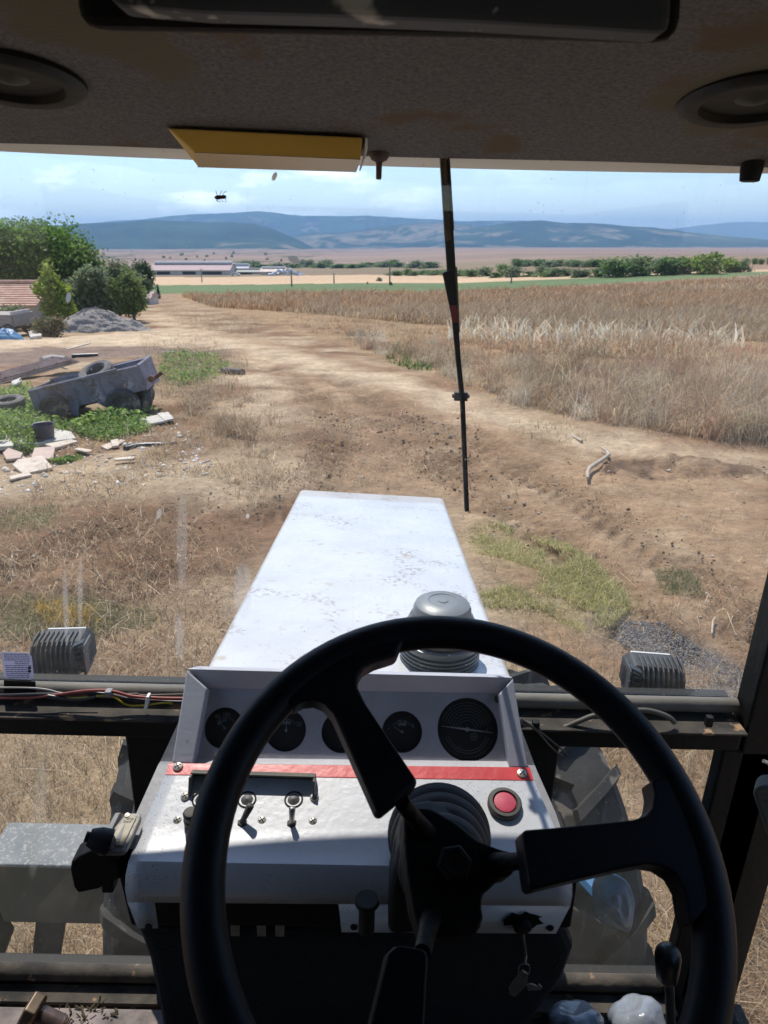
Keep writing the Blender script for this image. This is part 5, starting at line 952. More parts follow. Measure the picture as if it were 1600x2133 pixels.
# gauges
MDial = mat('dial_face', (.016, .018, .018), (.024, .026, .024), scale=30, rough=.5); MPrint = mat('dial_print', (.24, .27, .26), rough=.6); MTeal = mat('dial_teal', (.05, .25, .25), rough=.6)
MGG = glass_mat('gauge_glass', dust=.012, refl=.9)
def ringarc(m, c, r0, r1, a0, a1, n=24):
    for i in range(n):
        p = [a0+(a1-a0)*i/n, a0+(a1-a0)*(i+1)/n]; q = [c+XA*(r*math.cos(t))+uG*(r*math.sin(t)) for r, t in ((r0, p[0]), (r1, p[0]), (r1, p[1]), (r0, p[1]))]; m.quad(*q)
for gi, ((c, r), lab) in enumerate(zip(holes, ('temperature gauge', 'ammeter gauge', 'round gauge', 'pressure gauge', 'large speed dial'))):
    dc = c-nG*.010; g = part(MB().lathe([(r*1.06, .0095), (r*1.03, .0), (r*.2, 0), (0, 0)][::-1] if False else [(0, -.001), (r*1.05, -.001), (r*1.05, .0036), (r*.97, .0036), (r*.95, 0), (0, 0)], dc, nG, 44), 'gauge', MDial, smooth=40); g['label'] = lab
    m = MB(); t0 = dc+nG*.0006
    if gi == 4:
        for k in range(7): ringarc(m, t0, r*(.28+.095*k), r*(.290+.095*k), rad(8+k*2), rad(172-k*2), 36)
        for k in (.66, .74): ringarc(m, t0, r*k, r*(k+.012), rad(200), rad(340), 30)
        for k in range(40): a = rad(-20-k*140/40); ringarc(m, t0, r*.84, r*(.90 if k % 5 else .94), a, a+.008, 1)
        ringarc(m, t0+XA*r*.22-uG*r*.22, r*.10, r*.115, 0, 2*math.pi, 20)
        for dx in (-.04, 0, .04): m.quad(*[t0+XA*r*(.22+dx+a)-uG*r*(.22+b_) for a, b_ in ((-.012, -.05), (.0, -.05), (.02, .05), (.008, .05))])
    else:
        ringarc(m, t0, r*.50, r*.52, rad(35), rad(145), 20)
        for k in range(13): a = rad(40+k*100/12); ringarc(m, t0, r*.53, r*(.60 if k % 3 else .64), a, a+.02, 1)
        ringarc(m, t0-uG*r*.05, r*.36, r*.48, rad(62 if gi != 0 else 118), rad(118 if gi != 0 else 150), 12)
    part(m, 'dial_print', MPrint, g)
    if gi == 0: m = MB(); ringarc(m, t0-uG*r*.05, r*.36, r*.5, rad(84), rad(112), 8); part(m, 'green_band', MTeal, g); text('numerals', '80', r*.26, t0+uG*r*.55-XA*r*.42, XA, uG, MPrint, g); text('numerals', '100', r*.26, t0+uG*r*.66, XA, uG, MPrint, g)
    if gi == 1: text('numerals', '0', r*.3, t0+uG*r*.42+XA*r*.1, XA, uG, MPrint, g); text('numerals', '30', r*.3, t0+uG*r*.30+XA*r*.60, XA, uG, MPrint, g)
    if gi == 3: text('numerals', '2 4', r*.34, t0+uG*r*.42, XA, uG, MPrint, g); text('numerals', '6', r*.28, t0+uG*r*.30+XA*r*.55, XA, uG, MPrint, g)
    a = {0: rad(130), 1: rad(90), 2: rad(60), 3: rad(150), 4: rad(-6)}[gi]; d_ = XA*math.cos(a)+uG*math.sin(a); s_ = nG.cross(d_); m = MB(); t1 = dc+nG*.003
    if gi == 4: m.nprism([t1-d_*r*.86-s_*r*.006, t1-d_*r*.86+s_*r*.006, t1+s_*r*.035, t1+d_*r*.86+s_*r*.006, t1+d_*r*.86-s_*r*.006, t1-s_*r*.035], nG*.0006)
    else: m.nprism([t1-d_*r*.1-s_*r*.02, t1+d_*r*.52-s_*r*.01, t1+d_*r*.52+s_*r*.01, t1-d_*r*.1+s_*r*.02], nG*.0006)
    m.lathe([(r*.07, 0), (r*.06, .0012), (0, .0014)], t1, nG, 16); part(m, 'needle', mat('needle_paint', (.40, .42, .42), rough=.5) if gi in (1, 4) else MPrint, g)
    part(MB().lathe([(r*.985, 0), (0, 0)], c-nG*.0035, nG, 44), 'gauge_glass', MGG, g)
# fittings on the lower panel
for px, py in ((371, 1598), (1087, 1612)): screw(QL(px, py, .0032), nL, .0066)
for px, py in ((370, 1710), (546, 1710), (652, 1712)): screw(QL(px, py, .0), nL, .0058)
screw(QG(427, 1439, PO), nG, .006, MOlive); screw(QG(1038, 1456, PO), nG, .006, MOlive)
part(MB().lathe([(.0030, .0003), (0, .0004)], QL(564, 1712, .0), nL, 14), 'drilled_hole', MDark)
def toggle(base, tip, m_, r0):
    b0 = QL(*base, 0); o = part(MB().lathe([(.0075, 0), (.0075, .0022), (.0055, .003), (.005, .0050), (0, .0055)], b0, nL, 6), 'toggle_switch', MOlive); 
    d = (QL(*tip, .028)-b0-nL*.004); part(MB().tube([b0+nL*.004, b0+nL*.004+d*.3, b0+nL*.004+d*.93, b0+nL*.004+d], [r0*.8, r0*.85, r0*1.1, r0*.7], 14), 'switch_lever', m_, o, smooth=50)
toggle((505, 1716), (523, 1676), MOlive, .0045); toggle((608, 1717), (609, 1682), MSteel, .0040)
part(MB().lathe([(.0105, 0), (.0105, .012), (.0085, .014), (.0095, .016), (.0095, .024), (.007, .027), (0, .027)], QL(402, 1716, 0), nL, 20), 'switch_knob', MOlive, smooth=35)
# horn button
hb = part(MB().lathe([(.0225, 0), (.0225, .009), (.0205, .0115), (.0165, .0118), (.0155, .008), (0, .008)], QL(1050, 1680, 0), nL, 40), 'horn_button', MOlive, smooth=35)
part(MB().lathe([(.0145, .008), (.0142, .0105), (.012, .0112), (0, .0114)], QL(1050, 1680, 0), nL, 32), 'red_button', mat('dusty_red', (.52, .05, .10), (.42, .045, .08), scale=80, rough=.55), hb, smooth=35)
# warning lamp hood
m = MB(); c0, c1 = QL(392, 1664, 0), QL(655, 1672, 0); dx = c1-c0
A = lambda t, v, h: c0+dx*t+uL*v+nL*h
m.nprism([A(0, 0, 0), A(0, .034, 0), A(0, .034, .014), A(0, .016, .024), A(0, .002, .008)], dx.normalized()*.003); m.nprism([A(1, 0, 0), A(1, .034, 0), A(1, .034, .014), A(1, .016, .024), A(1, .002, .008)], -dx.normalized()*.003)
m.nprism([A(0, .034, .001), A(0, .034, .015), A(0, .025, .021), A(0, .0235, .019), A(0, .032, .013), A(0, .032, .001)], dx)
wl = part(m, 'warning_lamp_hood', mat('olive_bar', (.15, .14, .115), (.10, .095, .08), scale=20, rough=.5), bevel=.0012)
m = MB()
for t in (-.028, 1.022): m.lathe([(.0105, 0), (.0105, .0022), (0, .0022)], A(t, .006, 0), nL, 18)
part(m, 'mounting_ear', MOlive, wl)
for px in (386, 655): screw(QL(px, 1660 if px < 500 else 1662, .0024), nL, .0058)
for px in (420, 515, 612): part(MB().lathe([(.0125, 0), (.0125, .003), (.0105, .004), (.010, .002), (0, .0045)], QL(px, 1668, 0), nL, 24), 'indicator_lens', mat('dark_lens', (.03, .03, .032), rough=.45), wl, smooth=40)
# choke knob, ignition, fuse box, key
part(MB().lathe([(.0135, .0), (.0145, -.006), (.012, -.010), (.0095, -.012), (.0095, -.048), (0, -.048)], PY(765, 1872, .615), (0, .05, 1), 24), 'pull_knob', MBlackR, smooth=40)
m = MB(); cI = PY(1088, 1915, .638); rq = random.Random(8); pts = [cI+V3(((.017+.010*rq.random())*math.cos(t)*1.15, -.0015, (.008+.009*rq.random())*math.sin(t))) for t in np.linspace(0, 2*math.pi, 26, endpoint=False)]
m.prism(pts, (0, -.0006, 0)); ig = part(m, 'worn_patch', MBlack); part(MB().lathe([(.011, 0), (.011, .006), (.008, .008), (0, .008)], cI+V3((0, -.002, -.006)), (0, -1, -.2), 20), 'ignition_switch', MBlack, smooth=40)
for px, py in ((737, 1930), (1146, 1932), (310, 1929)): part(MB().lathe([(.005, 0), (.004, .002), (0, .002)], PY(px, py, .638), (0, -1, 0), 12), 'panel_bolt', MBlack)
fb = part(MB().box(PY(535, 1925, .72), (.075, .03, .03)), 'fuse_box', mat('grey_moulding', (.05, .05, .045), rough=.7), bevel=.002)
MBei = mat('beige_cover', (.30, .26, .18), (.2, .17, .12), scale=50)
for px in (490, 545, 583): part(MB().box(PY(px, 1936, .702), (.012, .004, .022)), 'fuse_cover', MBei, fb)
kk = empty('key', (0, 0, 0)); kk.matrix_world = Matrix.Rotation(ROLL, 4, 'Y') @ Matrix.Translation(OL); tag(kk, 'small steel keys hanging under the dashboard', 'keys'); MKey = mat('key_steel', (.30, .27, .23), (.2, .18, .16), scale=60, rough=.35, metal=.6)
m = MB(); pts = [(1088, 2022), (1100, 2030), (1098, 2052), (1085, 2066), (1072, 2077), (1062, 2072), (1060, 2060), (1068, 2048)]; m.nprism([PY(a, b_, .62) for a, b_ in pts], (0, .0025, 0)); part(m, 'key_bow', MKey, kk, bevel=.0006)
m = MB(); m.nprism([PY(a, b_, .618) for a, b_ in ((1097, 2053), (1104, 2050), (1113, 2052), (1119, 2056), (1124, 2051), (1130, 2058), (1126, 2063), (1100, 2064))], (0, .0022, 0)); part(m, 'key_blade', MKey, kk, bevel=.0004)
m = MB(); cR = PY(1092, 2020, .622); m.tube([cR+V3((.007*math.cos(t), .001*math.sin(3*t), .011*math.sin(t))) for t in np.linspace(0, 2*math.pi, 24, endpoint=False)], .0008, 6, closed=True); m.tube([cR+V3((0, 0, .011)), PY(1096, 1990, .63), PY(1090, 1945, .634)], .0015, 6); part(m, 'key_ring', MKey, kk)
for ch in kk.children: ch.location = (0, 0, 0)
# throttle quadrant at the left of the dash
OT = .016
pl = [QL(a, b_, OT) for a, b_ in ((262, 1693), (289, 1693), (294, 1699), (292, 1708), (264, 1768), (256, 1776), (205, 1777), (199, 1772))]
tq = part(MB().nprism(pl, nL*-.008), 'throttle_plate', mat('worn_grey_plate', (.30, .28, .25), (.22, .21, .2), scale=30, rough=.5, metal=.2, bump=.2, bscale=90), bevel=.0022)
dc_ = [QL(a, b_, OT+.0012) for a, b_ in ((264, 1697), (284, 1697), (283, 1704), (256, 1761), (224, 1761))]
part(MB().nprism(dc_, nL*.0003), 'decal', mat('cream_decal', (.56, .50, .38), (.44, .39, .30), scale=70, rough=.6), tq)
part(MB().nprism([QL(a, b_, OT+.0018) for a, b_ in ((261, 1714), (251, 1748), (240, 1749))], nL*.0002), 'wedge_mark', MGreyP, tq)
for s, a, b_ in (('Stop', 271, 1705), ('Slow', 265, 1711), ('Fast', 243, 1752), ('Start', 240, 1757)): text('lettering', s, .0052, QL(a, b_, OT+.0017), QL(280, 1700)-QL(262, 1700), uL, mat('ink', (.06, .06, .07), rough=.6), tq)
part(MB().lathe([(.0035, 0), (.003, .0016), (0, .0018)], QL(231, 1765, OT+.001), nL, 14), 'plate_rivet', MSteel, tq); part(MB().lathe([(.0035, 0), (.003, .0016), (0, .0018)], QL(265, 1699, OT+.001), nL, 14), 'plate_rivet', MSteel, tq)
part(MB().nprism([QL(a, b_, OT+.002) for a, b_ in ((240, 1693), (251, 1692), (227, 1740), (216, 1738))], nL*-.010), 'guide_rail', MGreyP, tq, bevel=.001)
part(MB().nprism([QL(a, b_, OT-.012) for a, b_ in ((251, 1692), (262, 1698), (212, 1772), (200, 1772))], nL*-.004), 'slot_floor', mat('dark_rust', (.06, .035, .03), rough=.8), tq)
m = MB(); m.tube([QL(230, 1755, OT+.006), QL(206, 1749, OT+.012), QL(186, 1744, OT+.016)], [.0155, .0145, .010], 14); m.tube([QL(186, 1744, OT+.016), QL(178, 1742, OT+.018)], .006, 10); th_ = part(m, 'throttle_lever', MBlackR, smooth=40)
m = MB(); m.nprism([PY(a, b_, .66) for a, b_ in ((200, 1765), (208, 1766), (222, 1778), (244, 1800), (252, 1830), (238, 1836), (205, 1852), (163, 1861), (154, 1850), (146, 1812), (148, 1797), (165, 1783), (185, 1775))], (0, .03, 0)); part(m, 'lever_bracket', MBlack, bevel=.008)
m = MB(); m.nprism([PY(a, b_, .70) for a, b_ in ((209, 1815), (236, 1815), (236, 1862), (211, 1862))], (0, .02, 0)); part(m, 'lever_pivot', MBlack, bevel=.003)
# ---- steering wheel
ea, aa = rad(58.0), rad(10.8); nW = V3((math.cos(ea)*math.sin(aa), -math.cos(ea)*math.cos(aa), math.sin(ea))); CW = V3((.0755, .4265, -.4537))
rW = (XA-nW*nW.x).normalized(); sW = nW.cross(rW)
def QW(px, py, off=0): return PP(px, py, CW+nW*off, nW)
m = MB(); N = 96; n = 16; vs = []
for i in range(N):
    t = 2*math.pi*i/N; o_ = rW*math.cos(t)+sW*math.sin(t)
    for k in range(n): a = 2*math.pi*k/n; vs.append(CW+o_*(.2+.0163*math.cos(a))+nW*(.0150*math.sin(a)))
m.add(vs, [(i*n+k, i*n+(k+1) % n, ((i+1) % N)*n+(k+1) % n, ((i+1) % N)*n+k) for i in range(N) for k in range(n)])
sw = part(m, 'steering_wheel', MWheel, smooth=80)
S1 = [(596, 1462), (612, 1470), (632, 1458), (655, 1455), (676, 1464), (694, 1484), (706, 1510), (788, 1694), (800, 1690), (872, 1632), (868, 1622), (766, 1470), (746, 1430), (748, 1408), (760, 1390), (785, 1376), (830, 1362), (842, 1330), (700, 1340), (600, 1420)]
S2 = [(1088, 1736), (1094, 1728), (1150, 1724), (1320, 1707), (1345, 1699), (1360, 1682), (1364, 1655), (1358, 1625), (1400, 1610), (1470, 1720), (1480, 1880), (1440, 1930), (1431, 1890), (1425, 1852), (1408, 1822), (1380, 1804), (1350, 1799), (1300, 1808), (1180, 1836), (1112, 1853), (1103, 1846)]
S3 = [(808, 1985), (822, 1972), (842, 1970), (884, 1978), (892, 1990), (884, 2133), (900, 2330), (730, 2330), (772, 2133)]
for S in (S1, S2, S3): part(MB().prism([QW(a, b_, .012) for a, b_ in S], nW*-.024), 'spoke_sleeve', MWheel, sw, bevel=.0075, smooth=50)
hub = CW-nW*.055; MHub = mat('greasy_black', (.004, .005, .005), (.008, .008, .0075), spec=.2, scale=16, rough=.6, bump=.5, bscale=60)
for a, b_ in (((838, 1672), (895, 1745)), ((1110, 1790), (1020, 1800)), ((880, 1985), (900, 1900))): part(MB().tube([QW(*a), QW(*a).lerp(PP(*b_, hub, nW), .5), PP(*b_, hub, nW)], [.0065, .007, .010], 12), 'spoke_rod', MHub, sw, smooth=50)
hp_ = [(842, 1690), (870, 1682), (905, 1686), (950, 1712), (1000, 1752), (1040, 1768), (1076, 1778), (1098, 1784), (1094, 1800), (1072, 1808), (1068, 1822), (1044, 1828), (1020, 1852), (1006, 1864), (1004, 1890), (1008, 1912), (992, 1948), (880, 1952), (862, 1900), (848, 1820), (842, 1750)]
part(MB().prism([PP(a, b_, hub+nW*.012, nW) for a, b_ in hp_], nW*-.03), 'hub_cover', MHub, sw, bevel=.006, smooth=50)
hx = PP(945, 1800, hub+nW*.014, nW); part(MB().lathe([(.0150, 0), (.0150, .005), (.0135, .007), (.009, .0075), (.008, .006), (0, .006)], hx, nW, 6), 'hub_nut', mat('dark_nut', (.012, .011, .01), (.02, .018, .016), scale=50, rough=.6, spec=.2), sw, bevel=.0008)
part(MB().nprism([PY(a, b_, .60) for a, b_ in ((826, 1790), (842, 1740), (900, 1730), (985, 1760), (1003, 1820), (1004, 1946), (808, 1950), (812, 1860))], (0, .05, 0)), 'column_cover', MBlackR, bevel=.008)
# bellows round the column
ax = -nW; cB = PY(922, 1826, .56); ax = (PY(914, 1735, .690)-cB).normalized(); pr = [(.02, .0)]
for i in range(5): R0 = .0435+.0042*i; S0 = .029; pr += [(R0-.007, .002+i*S0), (R0-.001, .006+i*S0), (R0+.003, .014+i*S0), (R0+.0035, .020+i*S0), (R0+.001, .024+i*S0), (R0-.006, .0285+i*S0)]
m = MB(); u, w, _ = frame_of(ax); m.lathe(pr+[(.0, .146)], cB, ax, 48); part(m, 'column_bellows', MBlackR, smooth=60)
# ---- wiring
def wire(pts, r_, m_, y=.962, name='wire', par=None):
    P = [PY(p[0], p[1], p[2] if len(p) > 2 else y) for p in pts]; Q = []
    for i in range(len(P)-1):
        p0, p1, p2, p3 = P[max(i-1, 0)], P[i], P[i+1], P[min(i+2, len(P)-1)]
        for t in np.linspace(0, 1, 7)[:-1]: Q.append(.5*((2*p1)+(p2-p0)*t+(2*p0-5*p1+4*p2-p3)*t*t+(3*p1-p0-3*p2+p3)*t**3))
    Q.append(P[-1]); return part(MB().tube(Q, r_, 8), name, m_, par, smooth=70)
WR = mat('red_wire', (.32, .07, .05), (.22, .05, .04), scale=30, rough=.5); WB = mat('black_wire', (.03, .03, .035), rough=.35); WY = mat('yellow_wire', (.55, .42, .03), rough=.45); WW = mat('grey_wire', (.45, .45, .42), (.3, .29, .26), scale=20, rough=.5)
wire([(-40, 1453), (60, 1453), (120, 1447), (170, 1440), (215, 1438), (240, 1441), (275, 1450), (330, 1454), (392, 1455)], .0026, WR, .955)
wire([(-40, 1450), (70, 1446), (130, 1446), (190, 1443), (230, 1447), (270, 1456), (320, 1461), (392, 1462)], .0024, WB, .957)
wire([(-40, 1447), (60, 1448), (140, 1449), (220, 1443), (255, 1452), (300, 1458), (392, 1459)], .0022, WR, .96)
wire([(100, 1452), (150, 1454), (180, 1452), (230, 1450), (265, 1468), (300, 1469), (340, 1464), (360, 1466)], .0014, WY, .952)
wire([(-40, 1432), (60, 1433), (100, 1437), (130, 1444), (200, 1449)], .0016, WW, .966)
wire([(100, 1450), (130, 1454), (165, 1456), (200, 1450)], .0036, WB, .953)
wire([(265, 1446), (285, 1445), (300, 1448), (392, 1446)], .0015, mat('brown_wire', (.16, .13, .09), rough=.6), .96)
part(MB().box(PY(227, 1443, .953), (.010, .012, .010)), 'wire_clip', MGreyP, bevel=.001); part(MB().nprism([PY(a, b_, .947) for a, b_ in ((304, 1452), (310, 1452), (309, 1466), (307, 1476), (298, 1480), (300, 1474))], (0, .012, 0)), 'cable_tie', MWhite, bevel=.001)
WG = mat('dusty_cable', (.14, .125, .10), (.07, .065, .055), scale=20, rough=.6)
wire([(1060, 1490), (1092, 1505), (1130, 1514), (1170, 1516), (1205, 1503), (1240, 1490), (1300, 1482), (1350, 1480), (1390, 1492), (1405, 1505)], .0042, WG, .948)
wire([(1085, 1497), (1120, 1520), (1155, 1548), (1178, 1568), (1180, 1575), (1172, 1575), (1148, 1556), (1120, 1524), (1088, 1502)], .0016, WG, .935)
wire([(1065, 1495), (1090, 1510), (1115, 1516)], .0035, WG, .945)
part(MB().box(PY(1116, 1510, .94), (.011, .012, .015)), 'cable_tie', MBlack, bevel=.002); part(MB().box(PY(1477, 1502, .94), (.010, .010, .018)), 'hook', MBlack, bevel=.001)
# grey armrest at the right, lever
m = MB(); m.nprism([PY(a, b_, .56) for a, b_ in ((1566, 1652), (1578, 1638), (1680, 1632), (1680, 1800), (1612, 1770), (1598, 1745))], (0.02, .03, -.01)); part(m, 'arm_rest', mat('grey_fabric', (.13, .13, .115), (.10, .10, .09), scale=150, rough=1, bump=.5, bscale=300), bevel=.008)
part(MB().tube([PY(1590, 1585, .9), PY(1598, 1588, .9), PY(1612, 1600, .9)], .003, 8), 'door_latch', MSteel)
kb = PY(1391, 2003, .80); m = MB(); ax = V3((-.10, .10, 1)).normalized()
lv = part(MB().tube([PY(1398, 2180, .78), PY(1396, 2090, .79), PY(1394, 2045, .80)], .0075, 10), 'gear_lever', MOlive, smooth=50)
part(m.lathe([(.014, -.036), (.0165, -.032), (.019, -.01), (.0205, .008), (.019, .018), (.014, .026), (.006, .030), (0, .0305)], kb, ax, 28), 'lever_knob', mat('black_knob', (.012, .012, .012), rough=.35), lv, smooth=60)
# ---- front wheels
def front_wheel(cx, cy, cz, R, w, yaw):
    c = V3((cx, cy, cz)); Rz = Matrix.Rotation(yaw, 3, 'Z'); ax = Rz @ XA; f_ = Rz @ V3((0, 1, 0)); up = V3((0, 0, 1)); R2 = R*.94
    m = MB(); m.lathe([(R*.55, -w*.40), (R*.66, -w*.5), (R*.84, -w*.5), (R2*.97, -w*.40), (R2, -w*.15), (R2*1.0, w*.15), (R2*.97, w*.40), (R*.84, w*.5), (R*.66, w*.5), (R*.55, w*.40)], c, ax, 56, fr=(f_, up, ax))
    for s in (-1, 1):
        for k in range(20):
            t0 = 2*math.pi*(k+(.5 if s > 0 else 0))/20; P = []
            for (q, dt, rr) in ((-.02, .16, 1.0), (.25, .06, .995), (.46, -.03, .965), (.52, -.05, .86)):
                t = t0+dt; e = f_*math.cos(t)+up*math.sin(t); tn = -f_*math.sin(t)+up*math.cos(t); P.append((c+ax*(s*q*w)+e*(R*rr), c+ax*(s*q*w)+e*(R*rr*.88), tn*(R*.032)))
            vs = []; 
            for a, b_, t in P: vs += [a-t*.8, a+t*.8, b_+t*1.1, b_-t*1.1]
            fs = [(0, 1, 2, 3), (12, 15, 14, 13)]
            for i in range(3):
                for j in range(4): fs.append((i*4+j, i*4+(j+1) % 4, i*4+4+(j+1) % 4, i*4+4+j))
            m.add(vs, fs)
    o = part(m, 'front_wheel', mat('tractor_tyre', (.03, .03, .028), (.02, .02, .019), scale=8, rough=.85, spots=(.14, .12, .10), spot_scale=9, spot_t=.6, bump=.2, bscale=60), smooth=30)
    part(MB().lathe([(0, -w*.1), (R*.2, -w*.12), (R*.5, -w*.3), (R*.56, -w*.38), (R*.56, w*.38), (R*.5, w*.3), (R*.2, w*.12), (0, w*.1)], c, ax, 36), 'wheel_rim', MRedP, o, smooth=40)
front_wheel(.46, 1.70, -1.76, .55, .33, rad(12)); front_wheel(-.53, 1.58, -1.76, .50, .30, rad(10))
# grey metal box outside left, rod
bx = [(-1.13, -.70), (1.587, 1.745), (-1.995, -1.75)]
MGal = mat('weathered_box', (.20, .21, .21), (.13, .14, .14), scale=9, rough=.7, spots=(.29, .285, .26), spot_scale=95, spot_t=.56, spots2=(.26, .2, .15), spot2_scale=20, spot2_t=.68, bump=.15, bscale=40)
MBoxShade = mat('shaded_box_side', (.02, .026, .024), (.035, .038, .03), scale=7, rough=.6, spots=(.25, .24, .2), spot_scale=60, spot_t=.72)  # shade put into the colour: side far darker than the sunlit lid
bb = part(MB().box((-.915, 1.67, -1.873), (.42, .14, .245)), 'battery_box', MBoxShade, bevel=.006)
part(MB().box((-.915, 1.666, -1.747), (.44, .162, .012)), 'box_lid', MGal, bb, bevel=.004)
m = MB(); m.nprism([V3((-1.02, 1.6, -1.99)), V3((-.93, 1.6, -1.99)), V3((-.98, 1.55, -2.25)), V3((-1.06, 1.55, -2.25))], (0, .02, 0)); m.nprism([V3((-1.13, 1.6, -1.93)), V3((-1.10, 1.6, -2.04)), V3((-1.16, 1.55, -2.2)), V3((-1.19, 1.55, -2.1))], (0, .02, 0)); part(m, 'box_bracket', MBlack, bb, bevel=.003)
part(MB().tube([PY(292, 1592, 1.06), PY(291, 1640, 1.055), PY(281, 1700, 1.05)], [.0035, .0055, .0055], 10), 'outside_rod', MGreyP, smooth=50)
# ---- loose things in and on the cab
def cabthing(name, label, cat, p):
    o = empty(name); o.matrix_world = Matrix.Rotation(ROLL, 4, 'Y') @ Matrix.Translation(OL+vv(p)); tag(o, label, cat); return o
part(MB().box((-.54, .79, -1.365), (.39, .188, .11)), 'floor_step', mat('scuffed_floor', (.30, .25, .23), (.12, .10, .09), scale=14, rough=.9, bump=.4, bscale=60), bevel=.004)
pb = PY(66, 2108, .865); o = cabthing('large_bolt', 'large rusty threaded bolt lying on the cab floor', 'bolt', pb); p2 = PY(235, 2185, .845)-pb; axb = p2.normalized(); MBolt = mat('rusty_steel', (.20, .15, .10), (.10, .075, .055), scale=30, rough=.45, metal=.6, spots=(.3, .2, .08), spot_scale=40, spot_t=.6)
part(MB().lathe([(.030, -.012), (.034, -.009), (.034, .009), (.030, .012), (.017, .013), (0, .013)], (0, 0, 0), axb, 6), 'bolt_head', MBolt, o, bevel=.0015)
pr = [(.0175, .012), (.0175, .06)]
for i in range(30): pr += [(.0150, .062+i*.004), (.0175, .064+i*.004)]
part(MB().lathe(pr+[(0, .184)], (0, 0, 0), axb, 28), 'threaded_shank', mat('brown_shank', (.17, .12, .11), (.10, .07, .065), scale=30, rough=.4, metal=.5), o, smooth=25)
pb = PY(188, 2122, .872); rq = random.Random(12); m = MB()
for k in range(170):
    a = V3((rq.gauss(0, .022), rq.gauss(0, .010), abs(rq.gauss(0, .007)))); d = V3((rq.gauss(0, 1), rq.gauss(0, 1), rq.gauss(0, .5))).normalized(); m.tube([a, a+d*rq.uniform(.004, .014)], rq.uniform(.0008, .0022), 4)
o = part(m, 'dirt_pile', mat('dry_dirt', (.14, .11, .06), (.05, .04, .025), scale=60, rough=1), None); o.parent = None; o.matrix_world = Matrix.Rotation(ROLL, 4, 'Y') @ Matrix.Translation(OL+pb); tag(o, 'small heap of dirt and dry leaf crumbs on the cab floor', 'dirt', kind='stuff')
MPET = mat('cloudy_plastic', (.46, .50, .56), (.36, .40, .47), scale=20, rough=.22, trans=.45, bump=.3, bscale=40, coat=.3); MBlueL = mat('blue_label', (.04, .17, .38), (.14, .30, .50), scale=26, rough=.35, bump=.4, bscale=60)
def bottle(p, ax, seed, lab):
    o = cabthing('plastic_bottle', lab, 'bottle', p); ax = vv(ax).normalized(); u, w, a = frame_of(ax); rq = np.random.default_rng(seed); N = 60; hs = [0, .002, .008, .02, .035, .05, .065, .08, .1, .12, .15, .18, .21, .23, .245]; rs_ = [.022, .034, .043, .047, .045, .0475, .044, .046, .043, .046, .044, .045, .03, .015, .013]; vs = []
    ph = rq.random(6)*6
    for h, r in zip(hs, rs_):
        for k in range(N):
            t = 2*math.pi*k/N; pet = (1-.16*(math.cos(5*t)*.5+.5)**2*max(0, 1-h/.045)); cr_ = 1+.05*math.sin(3*t+ph[0]+h*60)+.035*math.sin(7*t+ph[1]-h*90)
            vs.append(a*h+(u*math.cos(t)+w*math.sin(t))*(r*pet*(cr_ if h > .01 else 1)))
    fs = [(i*N+k, i*N+(k+1) % N, (i+1)*N+(k+1) % N, (i+1)*N+k) for i in range(len(hs)-1) for k in range(N)]; vs.append(a*.012); fs += [(len(vs)-1, (k+1) % N, k) for k in range(N)]; fs.append(tuple(range((len(hs)-1)*N, len(hs)*N)))
    part(MB().add(vs, fs), 'bottle_body', MPET, o, smooth=60)
    vs2 = [v_*1.0+(v_-a*v_.dot(a)).normalized()*.0008 for v_ in [vv(x) for x in vs[5*N:11*N]]]; part(MB().add(vs2, [(i*N+k, i*N+(k+1) % N, (i+1)*N+(k+1) % N, (i+1)*N+k) for i in range(5) for k in range(N)]), 'bottle_label', MBlueL, o, smooth=60)
bottle(PY(1193, 2098, .82), (.12, -.55, -.85), 3, 'crumpled plastic bottle with blue label, left one on the cab floor'); bottle(PY(1310, 2092, .84), (.42, -.50, -.80), 5, 'crumpled plastic bottle with blue label, right one beside the black lever')
# blue crumpled sheet outside the right low window
ol = [(1232, 1822), (1262, 1812), (1292, 1822), (1316, 1846), (1324, 1882), (1322, 1900), (1318, 1925), (1312, 1952), (1300, 1946), (1270, 1926), (1240, 1910), (1234, 1870)]
c0 = PY(1280, 1878, 1.13); o = cabthing('blue_sheet', 'crumpled blue plastic sheet behind the right low window', 'plastic sheet', c0); vs = [V3((0, -.02, 0))]; rq = random.Random(2); K = 5
for k in range(1, K+1):
    for i, (a, b_) in enumerate(ol): q = PY(a, b_, 1.13)-c0; vs.append(q*(k/K)+V3((0, rq.uniform(-.012, .012)-.012*(1-k/K), 0)))
n = len(ol); fs = [(0, 1+i, 1+(i+1) % n) for i in range(n)]
for k in range(K-1): fs += [(1+k*n+i, 1+(k+1)*n+i, 1+(k+1)*n+(i+1) % n, 1+k*n+(i+1) % n) for i in range(n)]
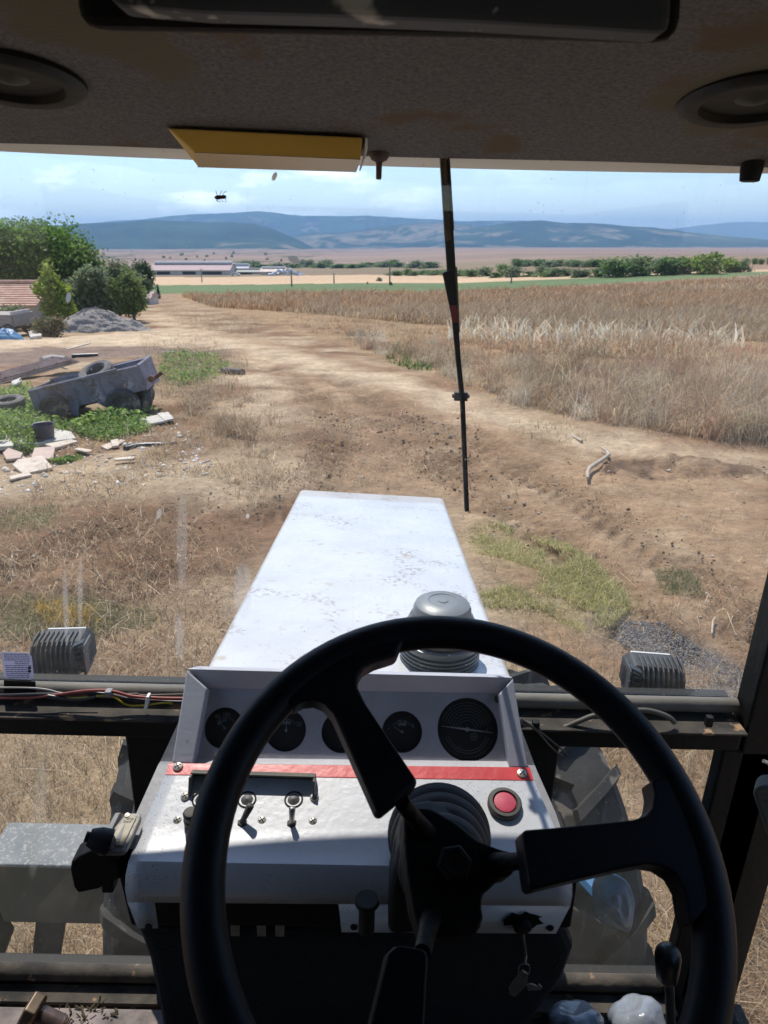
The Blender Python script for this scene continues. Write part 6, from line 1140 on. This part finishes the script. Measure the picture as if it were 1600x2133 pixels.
part(MB().add(vs, fs), 'sheet_body', mat('blue_plastic', (.02, .12, .27), (.05, .20, .36), scale=30, rough=.35, spots=(.3, .42, .48), spot_scale=22, spot_t=.62), o, solid=.004, smooth=80, sub=1)
part(MB().tube([V3((.01, .03, -.05)), V3((-.05, .25, -.12))], .02, 8), 'sheet_fold', mat('blue_plastic_fold', (.02, .12, .26), rough=.6), o)
# dead insect
pi_ = PY(460, 411, .999); o = cabthing('dead_insect', 'dead insect stuck to the inside of the windscreen', 'insect', pi_); m = MB(); m.lathe([(0, -.008), (.002, -.006), (.0028, -.002), (.002, .002), (.0026, .004), (.0018, .007), (0, .008)], (0, -.003, 0), (1, 0, .1), 10)
m2 = MB(); rq = random.Random(6)
for k in range(7):
    x = -.006+k*.0021; s = 1 if k % 2 else -1; m2.tube([V3((x, -.003, 0)), V3((x+rq.uniform(-.002, .002), -.004, s*.004)), V3((x+rq.uniform(-.004, .004), -.001, s*.0065+.001))], .00035, 5)
part(m, 'insect_body', mat('brown_insect', (.06, .03, .015), rough=.4), o, smooth=60); part(m2, 'insect_legs', mat('insect_leg', (.09, .05, .03), rough=.5), o)
# ---------------------------------------------------------------- haze
hz = MB(); hz.box((0, 9000, 320), (26000, 19000, 1100)); ho = hz.build('haze', []) if False else None
me = bpy.data.meshes.new('haze'); b8 = MB().box((0, 8500, 10), (30000, 18400, 940)); me.from_pydata(b8.v, [], b8.f); me.update(); ho = bpy.data.objects.new('haze', me); COL.objects.link(ho); ho['kind'] = 'stuff'; ho['label'] = 'pale blue haze over the valley'
hm_ = bpy.data.materials.new('haze'); hm_.use_nodes = True; tn = hm_.node_tree; tn.nodes.remove(tn.nodes['Principled BSDF']); pv = tn.nodes.new('ShaderNodeVolumePrincipled'); pv.inputs['Color'].default_value = (.36, .63, 1.0, 1); pv.inputs['Density'].default_value = HAZE; pv.inputs['Anisotropy'].default_value = .2
tn.links.new(pv.outputs[0], tn.nodes['Material Output'].inputs['Volume']); me.materials.append(hm_)
